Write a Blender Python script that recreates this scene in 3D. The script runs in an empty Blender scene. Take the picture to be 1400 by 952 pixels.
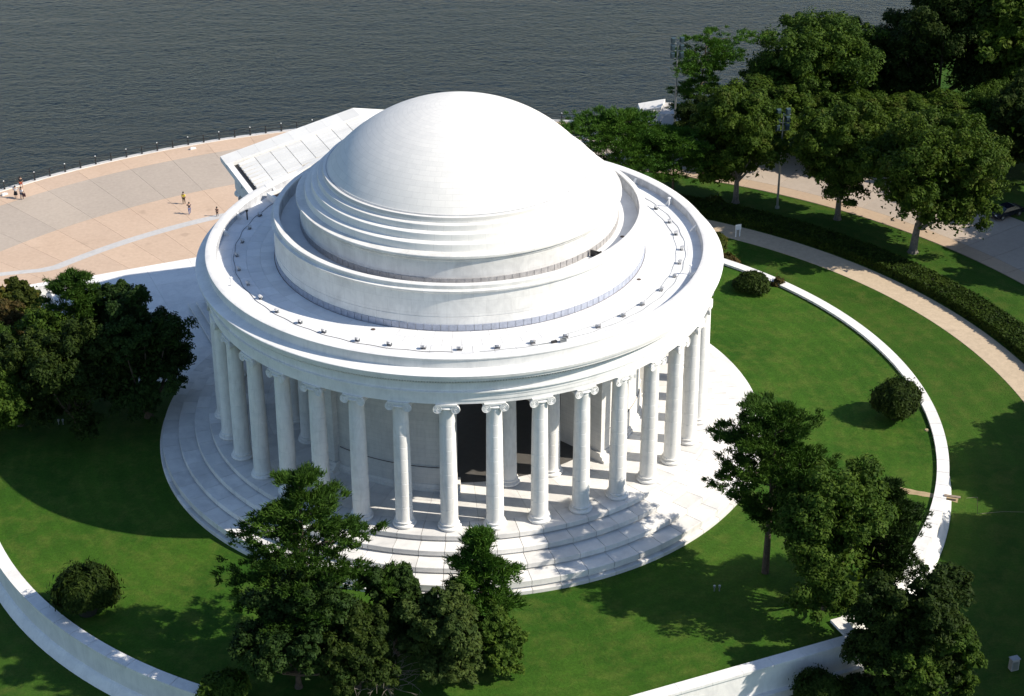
import bpy, bmesh, math, random
import numpy as np
from mathutils import Vector, Matrix

sc = bpy.context.scene
COL = sc.collection
PI = math.pi
def rad(d): return math.radians(d)

# ------------------------------------------------------------------ camera, sky, sun, exposure
cam_d = bpy.data.cameras.new('camera'); cam = bpy.data.objects.new('camera', cam_d); COL.objects.link(cam)
R_ = Vector((0.99946809, -0.03241463, -0.00358107)); U_ = Vector((0.01850743, 0.47336114, 0.88067401)); F_ = Vector((0.02685158, 0.88027185, -0.47370927))
m = Matrix.Identity(4)
for i in range(3):
    m[i][0] = R_[i]; m[i][1] = U_[i]; m[i][2] = -F_[i]
m[0][3], m[1][3], m[2][3] = 0.0, -160.44, 91.517
cam.matrix_world = m
cam_d.sensor_fit = 'HORIZONTAL'; cam_d.sensor_width = 36.0; cam_d.lens = 2541.76 / 1400 * 36
cam_d.clip_start = 1.0; cam_d.clip_end = 6000
sc.camera = cam

SUN_EL = rad(38.5); SUN_DIR = Vector((0.977 * math.cos(SUN_EL), -0.213 * math.cos(SUN_EL), math.sin(SUN_EL))).normalized()
w = bpy.data.worlds.new('World'); sc.world = w; w.use_nodes = True
nt = w.node_tree; bg = nt.nodes['Background']
sky = nt.nodes.new('ShaderNodeTexSky'); sky.sky_type = 'NISHITA'; sky.sun_disc = False
sky.sun_elevation = SUN_EL; sky.sun_rotation = rad(102.3); sky.air_density = 1.0; sky.dust_density = 0.3; sky.ozone_density = 2.0
nt.links.new(sky.outputs[0], bg.inputs[0]); bg.inputs[1].default_value = 0.118
sun_d = bpy.data.lights.new('sun', 'SUN'); sun_d.energy = 5.0; sun_d.angle = rad(0.5); sun_d.color = (1.0, 0.915, 0.78)
sun = bpy.data.objects.new('sun', sun_d); COL.objects.link(sun)
sun.rotation_euler = (-SUN_DIR).to_track_quat('-Z', 'Y').to_euler(); sun.location = SUN_DIR * 300
vs = sc.view_settings; vs.view_transform = 'Standard'; vs.look = 'None'; vs.gamma = 1.0; vs.exposure = 0.5; vs.use_curve_mapping = False
sc.cycles.max_bounces = 6; sc.cycles.diffuse_bounces = 3; sc.cycles.transparent_max_bounces = 4

# ------------------------------------------------------------------ materials
def mat(name):
    mt = bpy.data.materials.new(name); mt.use_nodes = True
    return mt, mt.node_tree.nodes, mt.node_tree.links, mt.node_tree.nodes['Principled BSDF']
def N(ns, t, **kw):
    n = ns.new(t)
    for k, v in kw.items():
        if k.startswith('i_'):
            key = k[2:]; n.inputs[int(key) if key.isdigit() else key].default_value = v
        else: setattr(n, k, v)
    return n
def c4(c): return (c[0], c[1], c[2], 1.0)
def mixc(ns, ln, fac, a, b, mode='MIX'):
    n = ns.new('ShaderNodeMix'); n.data_type = 'RGBA'; n.blend_type = mode
    for sck, v in ((n.inputs[0], fac), (n.inputs[6], a), (n.inputs[7], b)):
        if hasattr(v, 'is_output'): ln.new(v, sck)
        elif isinstance(v, (int, float)): sck.default_value = v
        else: sck.default_value = c4(v)
    return n.outputs[2]
def ramp(ns, ln, src, p0, c0, p1, c1):
    r = ns.new('ShaderNodeValToRGB'); e = r.color_ramp.elements
    e[0].position = p0; e[0].color = c4(c0); e[1].position = p1; e[1].color = c4(c1)
    ln.new(src, r.inputs[0]); return r.outputs[0]
def noise(ns, ln, vec, scale, detail=4, rough=0.55, dist=0.0):
    n = N(ns, 'ShaderNodeTexNoise', i_Scale=scale, i_Detail=detail, i_Roughness=rough, i_Distortion=dist)
    ln.new(vec, n.inputs['Vector']); return n.outputs[0]
def mapping(ns, ln, vec, sc_=(1, 1, 1), rot=(0, 0, 0)):
    n = ns.new('ShaderNodeMapping'); n.inputs['Scale'].default_value = sc_; n.inputs['Rotation'].default_value = rot
    ln.new(vec, n.inputs[0]); return n.outputs[0]

def stone(name, base, dirt=(0.42, 0.43, 0.45), dirt_amt=0.35, vein=0.12, rough=0.8, joints=None, rnd=0.06, scale=1.0):
    """white marble: cloudy mottling, grey veins, weather stains, per-piece tint; joints=(radius, block length, course height, mode)"""
    mt, ns, ln, b = mat(name)
    pos = N(ns, 'ShaderNodeNewGeometry').outputs['Position']
    cl = noise(ns, ln, pos, 0.55 * scale, 6, 0.6, 0.6)
    fac = ramp(ns, ln, cl, 0.42, (0, 0, 0), 0.72, (dirt_amt,) * 3)
    col = mixc(ns, ln, fac, base, dirt)
    strk = noise(ns, ln, mapping(ns, ln, pos, (2.2, 2.2, 0.35)), 1.0 * scale, 5, 0.65, 1.5)
    f2 = ramp(ns, ln, strk, 0.46, (0, 0, 0), 0.74, (vein * 2.2,) * 3)
    col = mixc(ns, ln, f2, col, tuple(x * 0.62 for x in base))
    oi = N(ns, 'ShaderNodeObjectInfo').outputs['Random']
    rr = ramp(ns, ln, oi, 0.0, (1 - rnd * 2.2,) * 3, 1.0, (1.0,) * 3)
    col = mixc(ns, ln, 1.0, col, rr, 'MULTIPLY')
    if joints:
        Rj, L, Hc, mode = joints
        sx = N(ns, 'ShaderNodeSeparateXYZ'); ln.new(pos, sx.inputs[0])
        at = N(ns, 'ShaderNodeMath', operation='ARCTAN2'); ln.new(sx.outputs[0], at.inputs[0]); ln.new(sx.outputs[1], at.inputs[1])
        mu = N(ns, 'ShaderNodeMath', operation='MULTIPLY'); ln.new(at.outputs[0], mu.inputs[0]); mu.inputs[1].default_value = Rj
        cb = N(ns, 'ShaderNodeCombineXYZ'); ln.new(mu.outputs[0], cb.inputs[0])
        if mode == 'dome':
            ln_ = N(ns, 'ShaderNodeMath', operation='POWER'); 
            x2 = N(ns, 'ShaderNodeVectorMath', operation='LENGTH'); cxy = N(ns, 'ShaderNodeCombineXYZ')
            ln.new(sx.outputs[0], cxy.inputs[0]); ln.new(sx.outputs[1], cxy.inputs[1]); ln.new(cxy.outputs[0], x2.inputs[0])
            ns.remove(ln_)
            ln.new(x2.outputs['Value'], cb.inputs[1])
        else: ln.new(sx.outputs[2], cb.inputs[1])
        br = N(ns, 'ShaderNodeTexBrick'); ln.new(cb.outputs[0], br.inputs['Vector'])
        br.inputs['Scale'].default_value = 1.0; br.inputs['Brick Width'].default_value = L; br.inputs['Row Height'].default_value = Hc
        br.inputs['Mortar Size'].default_value = 0.012; br.inputs['Mortar Smooth'].default_value = 0.3
        br.inputs['Color1'].default_value = (1, 1, 1, 1); br.inputs['Color2'].default_value = (0.935, 0.94, 0.945, 1); br.inputs['Mortar'].default_value = (0.80, 0.80, 0.80, 1)
        col = mixc(ns, ln, 1.0, col, br.outputs[0], 'MULTIPLY')
    ln.new(col, b.inputs['Base Color']); b.inputs['Roughness'].default_value = rough
    b.inputs['Specular IOR Level'].default_value = 0.12
    bp = N(ns, 'ShaderNodeBump', i_Strength=0.12, i_Distance=0.05); fn = noise(ns, ln, pos, 6.0, 4, 0.6)
    ln.new(fn, bp.inputs['Height']); ln.new(bp.outputs[0], b.inputs['Normal'])
    return mt

def plain(name, col, rough=0.6, metal=0.0, var=0.15, scale=2.0):
    mt, ns, ln, b = mat(name)
    pos = N(ns, 'ShaderNodeNewGeometry').outputs['Position']
    n1 = noise(ns, ln, pos, scale, 5, 0.6)
    v = ramp(ns, ln, n1, 0.3, (1 - var,) * 3, 0.7, (1 + var * 0.3,) * 3)
    ln.new(mixc(ns, ln, 1.0, col, v, 'MULTIPLY'), b.inputs['Base Color'])
    b.inputs['Roughness'].default_value = rough; b.inputs['Metallic'].default_value = metal
    return mt

def foliage(name, dark, light, trans=0.22, patch=0.35, tip=None):
    mt, ns, ln, b = mat(name)
    geo = N(ns, 'ShaderNodeNewGeometry')
    r1 = geo.outputs['Random Per Island']
    big = noise(ns, ln, geo.outputs['Position'], patch, 3, 0.5)
    col = mixc(ns, ln, r1, dark, light)
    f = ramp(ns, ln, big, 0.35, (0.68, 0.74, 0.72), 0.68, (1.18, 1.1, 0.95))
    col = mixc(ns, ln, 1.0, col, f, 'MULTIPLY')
    if tip:
        tp = noise(ns, ln, geo.outputs['Position'], 0.6, 2, 0.5)
        col = mixc(ns, ln, ramp(ns, ln, tp, 0.56, (0, 0, 0), 0.7, (0.6,) * 3), col, tip)
    ln.new(col, b.inputs['Base Color']); b.inputs['Roughness'].default_value = 0.6; b.inputs['Specular IOR Level'].default_value = 0.07
    tr = ns.new('ShaderNodeBsdfTranslucent'); ln.new(mixc(ns, ln, 1.0, col, (1.1, 1.25, 0.5), 'MULTIPLY'), tr.inputs[0])
    mx = ns.new('ShaderNodeMixShader'); mx.inputs[0].default_value = trans
    out = ns['Material Output']; ln.new(b.outputs[0], mx.inputs[1]); ln.new(tr.outputs[0], mx.inputs[2]); ln.new(mx.outputs[0], out.inputs[0])
    return mt

def grass_mat(name, a, b_, c, mow=None):
    mt, ns, ln, b = mat(name)
    pos = N(ns, 'ShaderNodeNewGeometry').outputs['Position']
    n1 = noise(ns, ln, pos, 0.10, 6, 0.62, 0.5); n2 = noise(ns, ln, pos, 0.55, 6, 0.7, 0.2); n3 = noise(ns, ln, pos, 5.0, 5, 0.75)
    col = mixc(ns, ln, ramp(ns, ln, n1, 0.36, (0,) * 3, 0.66, (1,) * 3), a, b_)
    col = mixc(ns, ln, ramp(ns, ln, n2, 0.46, (0,) * 3, 0.74, (0.8,) * 3), col, c)
    col = mixc(ns, ln, 1.0, col, ramp(ns, ln, n3, 0.25, (0.66,) * 3, 0.75, (1.28,) * 3), 'MULTIPLY')
    if mow:
        sx = N(ns, 'ShaderNodeVectorMath', operation='LENGTH'); ln.new(pos, sx.inputs[0])
        s2 = N(ns, 'ShaderNodeMath', operation='SINE'); m2 = N(ns, 'ShaderNodeMath', operation='MULTIPLY'); m2.inputs[1].default_value = 2 * PI / mow
        ad = N(ns, 'ShaderNodeMath', operation='MULTIPLY_ADD'); ln.new(n2, ad.inputs[0]); ad.inputs[1].default_value = 1.6; ln.new(sx.outputs['Value'], ad.inputs[2])
        ln.new(ad.outputs[0], m2.inputs[0]); ln.new(m2.outputs[0], s2.inputs[0])
        col = mixc(ns, ln, 1.0, col, ramp(ns, ln, s2.outputs[0], 0.0, (0.95,) * 3, 1.0, (1.04,) * 3), 'MULTIPLY')
    ln.new(col, b.inputs['Base Color']); b.inputs['Roughness'].default_value = 0.85; b.inputs['Specular IOR Level'].default_value = 0.1
    bp = N(ns, 'ShaderNodeBump', i_Strength=0.6, i_Distance=0.2)
    n4 = noise(ns, ln, pos, 3.0, 6, 0.8); ln.new(n4, bp.inputs['Height']); ln.new(bp.outputs[0], b.inputs['Normal'])
    return mt

def paving(name, base, alt, speck=0.12, rough=0.75):
    mt, ns, ln, b = mat(name)
    pos = N(ns, 'ShaderNodeNewGeometry').outputs['Position']
    n1 = noise(ns, ln, pos, 0.12, 5, 0.6, 0.4); n2 = noise(ns, ln, pos, 2.2, 6, 0.7)
    col = mixc(ns, ln, ramp(ns, ln, n1, 0.35, (0,) * 3, 0.65, (1,) * 3), base, alt)
    col = mixc(ns, ln, 1.0, col, ramp(ns, ln, n2, 0.3, (1 - speck,) * 3, 0.7, (1.03,) * 3), 'MULTIPLY')
    oi = N(ns, 'ShaderNodeObjectInfo').outputs['Random']
    col = mixc(ns, ln, 1.0, col, ramp(ns, ln, oi, 0, (0.93, 0.93, 0.94), 1, (1.02, 1.01, 1.0)), 'MULTIPLY')
    sp = noise(ns, ln, pos, 0.45, 2, 0.4)
    col = mixc(ns, ln, ramp(ns, ln, sp, 0.70, (0,) * 3, 0.80, (0.35,) * 3), col, tuple(x * 0.55 for x in base))
    ln.new(col, b.inputs['Base Color']); b.inputs['Roughness'].default_value = rough; b.inputs['Specular IOR Level'].default_value = 0.2
    return mt

MARBLE = stone('marble', (0.80, 0.79, 0.775))
MARBLE_COL = stone('marble_column', (0.80, 0.79, 0.77), dirt_amt=0.28, vein=0.2, rnd=0.04)
MARBLE_STEP = stone('marble_step', (0.78, 0.765, 0.74), dirt=(0.36, 0.36, 0.38), dirt_amt=0.36, vein=0.08, rnd=0.10)
MARBLE_COPE = stone('marble_coping', (0.78, 0.765, 0.74), dirt=(0.45, 0.45, 0.45), dirt_amt=0.35, vein=0.10, rnd=0.05, scale=1.5)
MARBLE_WALL = stone('marble_wall', (0.74, 0.725, 0.69), dirt_amt=0.3, joints=(17.5, 2.1, 0.42, 'wall'))
MARBLE_DRUM = stone('marble_drum', (0.79, 0.775, 0.745), dirt=(0.46, 0.45, 0.44), dirt_amt=0.5, joints=(17.5, 2.2, 1.2, 'wall'))
MARBLE_DOME = stone('marble_dome', (0.81, 0.79, 0.755), dirt=(0.64, 0.63, 0.61), dirt_amt=0.28, vein=0.05, joints=(12.0, 1.3, 0.42, 'dome'), scale=2.2)
MARBLE_ROOF = stone('marble_roof', (0.80, 0.785, 0.75), dirt_amt=0.15, vein=0.04, rnd=0.05)
DECK = stone('deck_slab', (0.76, 0.765, 0.775), dirt=(0.5, 0.51, 0.54), dirt_amt=0.4, vein=0.06, rnd=0.06)
PANEL = plain('panel_metal', (0.36, 0.385, 0.46), 0.5, 0.0, 0.25, 3.0)
PANEL_GREY = plain('panel_grey', (0.38, 0.37, 0.37), 0.6, 0.0, 0.3, 3.0)
DARK_STAIN = plain('joint_dark', (0.09, 0.065, 0.055), 0.8)
GRIME_SHADE = stone('parapet_inside', (0.52, 0.53, 0.55), dirt=(0.22, 0.22, 0.24), dirt_amt=0.7, vein=0.35, scale=1.6)  # streaked dark stone for the linings; also serves as painted shade on the entablature
BLACK = plain('black_iron', (0.015, 0.015, 0.017), 0.5)
GREY_METAL = plain('grey_metal', (0.32, 0.34, 0.34), 0.4, 0.6)
WHITE_PAINT = plain('white_paint', (0.8, 0.8, 0.8), 0.5, var=0.08)
DARK_GLASS = plain('dark_glass', (0.025, 0.045, 0.06), 0.35)
TEAL = plain('lamp_teal', (0.035, 0.06, 0.07), 0.5)
PEACH = paving('paving_peach', (0.50, 0.37, 0.275), (0.54, 0.405, 0.305))
PEACH2 = paving('paving_tan', (0.46, 0.345, 0.245), (0.43, 0.33, 0.24))
GREYPAVE = paving('paving_grey', (0.40, 0.34, 0.285), (0.43, 0.365, 0.305))
STRIP = paving('paving_strip', (0.48, 0.47, 0.46), (0.52, 0.51, 0.50))
PATH = paving('path_gravel', (0.48, 0.385, 0.275), (0.53, 0.425, 0.305), 0.2)
JOINT = plain('joint_grey', (0.24, 0.19, 0.15), 0.9)
DIRT = paving('dirt', (0.36, 0.27, 0.15), (0.42, 0.33, 0.2), 0.3)
LAWN = grass_mat('lawn', (0.022, 0.070, 0.006), (0.044, 0.104, 0.010), (0.084, 0.116, 0.020), 1.6)
LAWN_LOW = grass_mat('lawn_low', (0.021, 0.064, 0.006), (0.040, 0.092, 0.010), (0.076, 0.100, 0.019), 2.4)
BARK = plain('bark', (0.09, 0.065, 0.045), 0.9, var=0.5, scale=4)
BARK_GREY = plain('bark_grey', (0.16, 0.145, 0.125), 0.9, var=0.5, scale=4)
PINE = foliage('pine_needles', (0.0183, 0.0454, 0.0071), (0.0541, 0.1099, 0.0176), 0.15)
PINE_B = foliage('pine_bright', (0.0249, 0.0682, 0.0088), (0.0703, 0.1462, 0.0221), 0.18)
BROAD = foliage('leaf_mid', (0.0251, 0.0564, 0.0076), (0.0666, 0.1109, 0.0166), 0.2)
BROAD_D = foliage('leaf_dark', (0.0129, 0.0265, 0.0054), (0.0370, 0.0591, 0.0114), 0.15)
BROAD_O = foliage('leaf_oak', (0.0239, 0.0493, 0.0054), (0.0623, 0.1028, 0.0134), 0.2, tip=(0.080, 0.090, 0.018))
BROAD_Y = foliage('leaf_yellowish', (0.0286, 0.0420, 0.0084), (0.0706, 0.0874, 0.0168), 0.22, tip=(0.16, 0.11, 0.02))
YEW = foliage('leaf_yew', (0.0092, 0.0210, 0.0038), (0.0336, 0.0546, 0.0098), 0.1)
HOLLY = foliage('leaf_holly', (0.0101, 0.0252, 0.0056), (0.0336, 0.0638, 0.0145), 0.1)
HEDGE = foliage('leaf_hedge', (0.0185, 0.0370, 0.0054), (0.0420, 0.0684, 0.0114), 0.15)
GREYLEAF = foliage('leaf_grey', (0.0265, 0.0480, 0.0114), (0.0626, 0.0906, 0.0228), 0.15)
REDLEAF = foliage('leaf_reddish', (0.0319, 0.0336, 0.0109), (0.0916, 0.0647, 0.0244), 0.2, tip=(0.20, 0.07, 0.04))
CORE = plain('twig_core', (0.012, 0.014, 0.008), 0.95)
TWIG = plain('dead_twig', (0.19, 0.165, 0.14), 0.9, var=0.3)

def water_mat():
    mt, ns, ln, b = mat('water')
    pos = N(ns, 'ShaderNodeNewGeometry').outputs['Position']
    b.inputs['Base Color'].default_value = (0.020, 0.027, 0.022, 1); b.inputs['Roughness'].default_value = 0.12
    b.inputs['IOR'].default_value = 1.33; b.inputs['Specular IOR Level'].default_value = 0.22
    v = mapping(ns, ln, pos, (0.7, 1.0, 1.0), (0, 0, rad(8)))
    n1 = noise(ns, ln, v, 1.1, 6, 0.62, 1.0); n2 = noise(ns, ln, mapping(ns, ln, pos, (0.16, 0.5, 1), (0, 0, rad(-5))), 0.6, 3, 0.5)
    ad = N(ns, 'ShaderNodeMath', operation='MULTIPLY_ADD'); ln.new(n2, ad.inputs[0]); ad.inputs[1].default_value = 0.8; ln.new(n1, ad.inputs[2])
    bp = N(ns, 'ShaderNodeBump', i_Strength=1.0, i_Distance=0.42); ln.new(ad.outputs[0], bp.inputs['Height']); ln.new(bp.outputs[0], b.inputs['Normal'])
    n3 = noise(ns, ln, mapping(ns, ln, pos, (0.35, 1, 1), (0, 0, rad(15))), 0.03, 4, 0.55)
    ln.new(ramp(ns, ln, n3, 0.3, (0.75,) * 3, 0.7, (1.0,) * 3), bp.inputs['Strength'])
    ln.new(mixc(ns, ln, n3, (0.002, 0.008, 0.015), (0.004, 0.011, 0.018)), b.inputs['Base Color'])
    return mt
WATER = water_mat()

# ------------------------------------------------------------------ mesh helpers
def link(o, parent=None):
    COL.objects.link(o)
    if parent is not None: o.parent = parent
    return o
def tag(o, label=None, cat=None, group=None, kind=None):
    for k, v in (('label', label), ('category', cat), ('group', group), ('kind', kind)):
        if v: o[k] = v
    return o
def empty(name, loc=(0, 0, 0), rz=0.0):
    o = bpy.data.objects.new(name, None); o.location = loc; o.rotation_euler = (0, 0, rz); o.empty_display_size = 0.5
    return link(o)
def mk(name, V, F, mt, smooth=None):
    me = bpy.data.meshes.new(name); me.from_pydata([tuple(v) for v in V], [], F); me.materials.append(mt); me.validate()
    bm = bmesh.new(); bm.from_mesh(me); bmesh.ops.recalc_face_normals(bm, faces=bm.faces); bm.to_mesh(me); bm.free()
    if smooth:
        me.polygons.foreach_set('use_smooth', [True] * len(me.polygons)); me.set_sharp_from_angle(angle=rad(smooth))
    me.update(); return me
def ob(name, me, parent=None, loc=(0, 0, 0), rz=0.0):
    o = bpy.data.objects.new(name, me); o.location = loc; o.rotation_euler = (0, 0, rz)
    return link(o, parent)
class MB:
    def __init__(s): s.V = []; s.F = []
    def add(s, V, F):
        k = len(s.V); s.V += [tuple(v) for v in V]; s.F += [tuple(i + k for i in f) for f in F]; return s
    def box(s, c, d, rz=0.0, M=None):
        V = []
        for x in (-.5, .5):
            for y in (-.5, .5):
                for z in (-.5, .5): V.append(Vector((x * d[0], y * d[1], z * d[2])))
        Mx = M if M is not None else Matrix.Rotation(rz, 3, 'Z')
        V = [Mx @ v + Vector(c) for v in V]
        return s.add(V, [(0, 1, 3, 2), (4, 6, 7, 5), (0, 4, 5, 1), (2, 3, 7, 6), (0, 2, 6, 4), (1, 5, 7, 3)])
    def hexa(s, P): # 4 bottom, 4 top (same winding)
        return s.add(P, [(0, 1, 2, 3), (4, 5, 6, 7), (0, 1, 5, 4), (1, 2, 6, 5), (2, 3, 7, 6), (3, 0, 4, 7)])
    def tube(s, a, b, r0, r1=None, n=8):
        r1 = r0 if r1 is None else r1; a = Vector(a); b = Vector(b); d = (b - a)
        if d.length < 1e-6: return s
        d.normalize(); u = d.orthogonal().normalized(); v = d.cross(u)
        V = []
        for q, r in ((a, r0), (b, r1)):
            for i in range(n): t = 2 * PI * i / n; V.append(q + (u * math.cos(t) + v * math.sin(t)) * r)
        return s.add(V, [(i, (i + 1) % n, n + (i + 1) % n, n + i) for i in range(n)] + [tuple(range(n)), tuple(range(n, 2 * n))])
    def lathe(s, prof, n=48, a0=0.0, a1=2 * PI, closed=True, M=None, c=(0, 0, 0)):
        full = abs(a1 - a0 - 2 * PI) < 1e-6; cols = n if full else n + 1; V = []; F = []; K = len(prof)
        for i in range(cols):
            t = a0 + (a1 - a0) * i / n
            for r, z in prof:
                v = Vector((r * math.sin(t), -r * math.cos(t), z))
                if M is not None: v = M @ v
                V.append(v + Vector(c))
        for i in range(n):
            j = (i + 1) % cols
            for k in range(K if closed else K - 1):
                q = (k + 1) % K; F.append((i * K + k, j * K + k, j * K + q, i * K + q))
        if closed and not full: F.append(tuple(range(K))); F.append(tuple((cols - 1) * K + k for k in range(K)))
        return s.add(V, F)
    def mesh(s, name, mt, smooth=None): return mk(name, s.V, s.F, mt, smooth)
    def obj(s, name, mt, parent=None, smooth=None, **kw): return ob(name, s.mesh(name, mt, smooth), parent, **kw)
def sector(name, r0, r1, z0, z1, da, mt, seg=2, gap=0.012):
    """block of a ring centred on azimuth 0, shared by every block of that ring"""
    g = gap / r1
    return MB().lathe([(r0, z0), (r1, z0), (r1, z1), (r0, z1)], seg, -da / 2 + g, da / 2 - g).mesh(name, mt)
def az(d): return rad(d)   # azimuth measured from -Y towards +X

AXIS = 201.3               # azimuth of the portico
ax = Vector((math.sin(rad(AXIS)), -math.cos(rad(AXIS)), 0)); sd = Vector((ax.y, -ax.x, 0))
def PT(s, t, z): return sd * s + ax * t + Vector((0, 0, z))
def pbox(mb, s0, s1, t0, t1, z0, z1):
    return mb.hexa([PT(s0, t0, z0), PT(s1, t0, z0), PT(s1, t1, z0), PT(s0, t1, z0), PT(s0, t0, z1), PT(s1, t0, z1), PT(s1, t1, z1), PT(s0, t1, z1)])

GZ = -6.2; LZ = -3.1; PZ = -6.0

# ------------------------------------------------------------------ the setting: water, ground, lawn, paving
o = MB().lathe([(0.5, -7.7), (4000, -7.7)], 96, closed=False).obj('water', WATER); tag(o, kind='structure')
shore = [(-180, 90), (-110, 90), (-100, 90), (-95, 1300), (-60, 1300), (0, 1300), (90, 1300), (145, 1300), (146, 205), (147.4, 148), (149.5, 120), (153, 112), (156.5, 100), (159.5, 91.5), (162, 90), (180, 90)]
def shore_R(a):
    for (a0, r0), (a1, r1) in zip(shore, shore[1:]):
        if a0 <= a <= a1: return r0 + (r1 - r0) * (a - a0) / max(1e-6, a1 - a0)
    return 90
angs = sorted(set([round(-180 + i * 1.5, 3) for i in range(240)] + [a for a, r in shore[:-1]]))
V = []; F = []
for a in angs:
    Ro = shore_R(a)
    for r in (30.0, 60.0, Ro - 0.02):
        V.append((r * math.sin(rad(a)), -r * math.cos(rad(a)), GZ))
    V.append(((Ro + 0.5) * math.sin(rad(a)), -(Ro + 0.5) * math.cos(rad(a)), -8.4))
n = len(angs)
for i in range(n):
    j = (i + 1) % n
    for k in range(3): F.append((i * 4 + k, j * 4 + k, j * 4 + k + 1, i * 4 + k + 1))
tag(ob('ground', mk('ground', V, F, LAWN_LOW)), kind='structure')

mb = MB().lathe([(20, LZ), (46.5, LZ)], 160, closed=False)
S0 = rad(21.3); sx_ = Vector((math.sin(S0), -math.cos(S0), 0)); sy_ = Vector((math.cos(S0), math.sin(S0), 0))   # south axis of the terrace
def ST(s, t, z): return sy_ * s + sx_ * t + Vector((0, 0, z))
mb.add([ST(-16.2, 43.0, LZ - .004), ST(16.2, 43.0, LZ - .004), ST(16.2, 45.7, LZ - .004), ST(-16.2, 45.7, LZ - .004)], [(0, 1, 2, 3)])
tag(mb.obj('terrace_lawn', LAWN), kind='structure')

plaza = MB().lathe([(50.0, PZ - .06), (89.9, PZ - .06), (89.9, PZ - .5), (50.0, PZ - .5)], 90, az(162), az(248)).obj('plaza', JOINT); tag(plaza, kind='structure')
DA = 4.0
for r0, r1, mt in ((50.0, 65.35, PEACH), (65.38, 74.25, PEACH), (74.28, 86.0, GREYPAVE), (86.03, 89.88, PEACH)):
    me = sector('paving_slab', r0, r1, PZ - .3, PZ, rad(DA), mt, 6, 0.014)
    for i in range(21): ob('paving_slab', me, plaza, rz=az(165 + i * DA))
road = MB().lathe([(74.9, GZ - .2), (88.5, GZ - .2), (88.5, GZ + .02), (74.9, GZ + .02)], 60, az(96), az(161.9)).obj('road', JOINT); tag(road, kind='structure')
for r0, r1, mt in ((74.95, 77.3, PEACH2), (77.33, 88.4, GREYPAVE)):
    me = sector('paving_slab', r0, r1, GZ - .1, GZ + .06, rad(3.0), mt, 3, 0.03)
    for i in range(22): ob('paving_slab', me, road, rz=az(97.5 + i * 3.0))
# pale strip that crosses the plaza
V = []; F = []; k = 0
for i in range(60):
    a = 163 + i * 1.45; sh = max(0.0, a - 229.0) * 1.0
    for r in (64.7 + sh, 66.0 + sh): V.append((r * math.sin(rad(a)), -r * math.cos(rad(a)), PZ + .006))
    if i: F.append((k - 2, k, k + 1, k - 1))
    k += 2
tag(ob('paving_strip', mk('paving_strip', V, F, STRIP)), kind='structure')
tag(MB().lathe([(59.3, GZ + .03), (63.0, GZ + .03), (63.0, GZ - .2), (59.3, GZ - .2)], 90, az(85), az(163)).obj('footpath', PATH), kind='structure')
# worn dirt track across the terrace lawn
V = []; F = []; rng = random.Random(4); k = 0
A = Vector((37.0, -12.7)); B = Vector((45.9, -16.1))
for i in range(16):
    c = A.lerp(B, i / 15); d = (B - A).normalized(); nn = Vector((-d.y, d.x)); wv = 0.42 + rng.uniform(-.1, .1)
    V += [(c.x + nn.x * wv, c.y + nn.y * wv, LZ + .006), (c.x - nn.x * wv, c.y - nn.y * wv, LZ + .006)]
    if i: F.append((k - 2, k, k + 1, k - 1))
    k += 2
tag(ob('dirt_track', mk('dirt_track', V, F, DIRT)), kind='structure')

# ------------------------------------------------------------------ seawall with its railing
sw = MB().lathe([(89.9, -8.5), (90.45, -8.5), (90.45, PZ + .05), (89.9, PZ + .05)], 100, az(160), az(255)).obj('seawall', MARBLE_STEP)
tag(sw, 'pale stone seawall along the dark water below the railing', 'seawall')
me = sector('coping_stone', 89.95, 90.5, PZ + .05, PZ + .12, rad(2.4), STRIP, 2, 0.02)
for i in range(39): ob('coping_stone', me, sw, rz=az(161.2 + i * 2.4))
rail = empty('railing', (0, 0, 0)); tag(rail, 'black iron railing with pale topped posts along the seawall', 'railing')
pm = MB().tube((0, 0, 0), (0, 0, 1.1), .06, n=8).tube((0, 0, 0), (0, 0, .12), .13, n=8).tube((0, 0, .62), (0, 0, .68), .09, n=8).mesh('post', BLACK)
capm = MB().lathe([(0, 1.06), (.06, 1.08), (.085, 1.13), (.07, 1.18), (0, 1.21)], 10, closed=False).mesh('post_cap', WHITE_PAINT, 40)
st = 1.42; nposts = 66
for i in range(nposts):
    a = rad(162 + i * st); P = ob('post', pm, rail, loc=(90.1 * math.sin(a), -90.1 * math.cos(a), PZ + .14))
    if i % 2 == 0: ob('post_cap', capm, P)
for z in (0.5, 0.98):
    me = MB().lathe([(90.07, PZ + .14 + z), (90.13, PZ + .14 + z), (90.13, PZ + .19 + z), (90.07, PZ + .19 + z)], 2, -rad(st) / 2, rad(st) / 2).mesh('rail', BLACK)
    for i in range(nposts - 1): ob('rail', me, rail, rz=rad(162 + (i + .5) * st))

# ------------------------------------------------------------------ retaining wall round the terrace
rw = empty('retaining_wall', (0, 0, GZ)); tag(rw, 'curved white marble retaining wall that rings the raised lawn', 'wall')
def rw_arc(a0, a1):
    n = max(4, int((a1 - a0) / 2))
    MB().lathe([(46.5, GZ - .3), (47.45, GZ - .3), (47.4, LZ + .05), (46.5, LZ + .05)], n, az(a0), az(a1)).obj('wall_face', MARBLE, rw, 30, loc=(0, 0, -GZ))
    MB().lathe([(47.3, GZ - .3), (48.15, GZ - .3), (48.1, GZ + .25), (47.85, GZ + .5), (47.75, GZ + .75), (47.5, GZ + .95), (47.3, GZ + 1.0)], n, az(a0), az(a1)).obj('base_moulding', MARBLE, rw, 40, loc=(0, 0, -GZ))
for a0, a1 in ((-117, 0.6), (42.0, 159.5)):
    rw_arc(a0, a1)
me = sector('coping_stone', 46.42, 47.58, LZ + .052, LZ + .30, rad(2.8), MARBLE_COPE, 2, 0.022)
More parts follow.
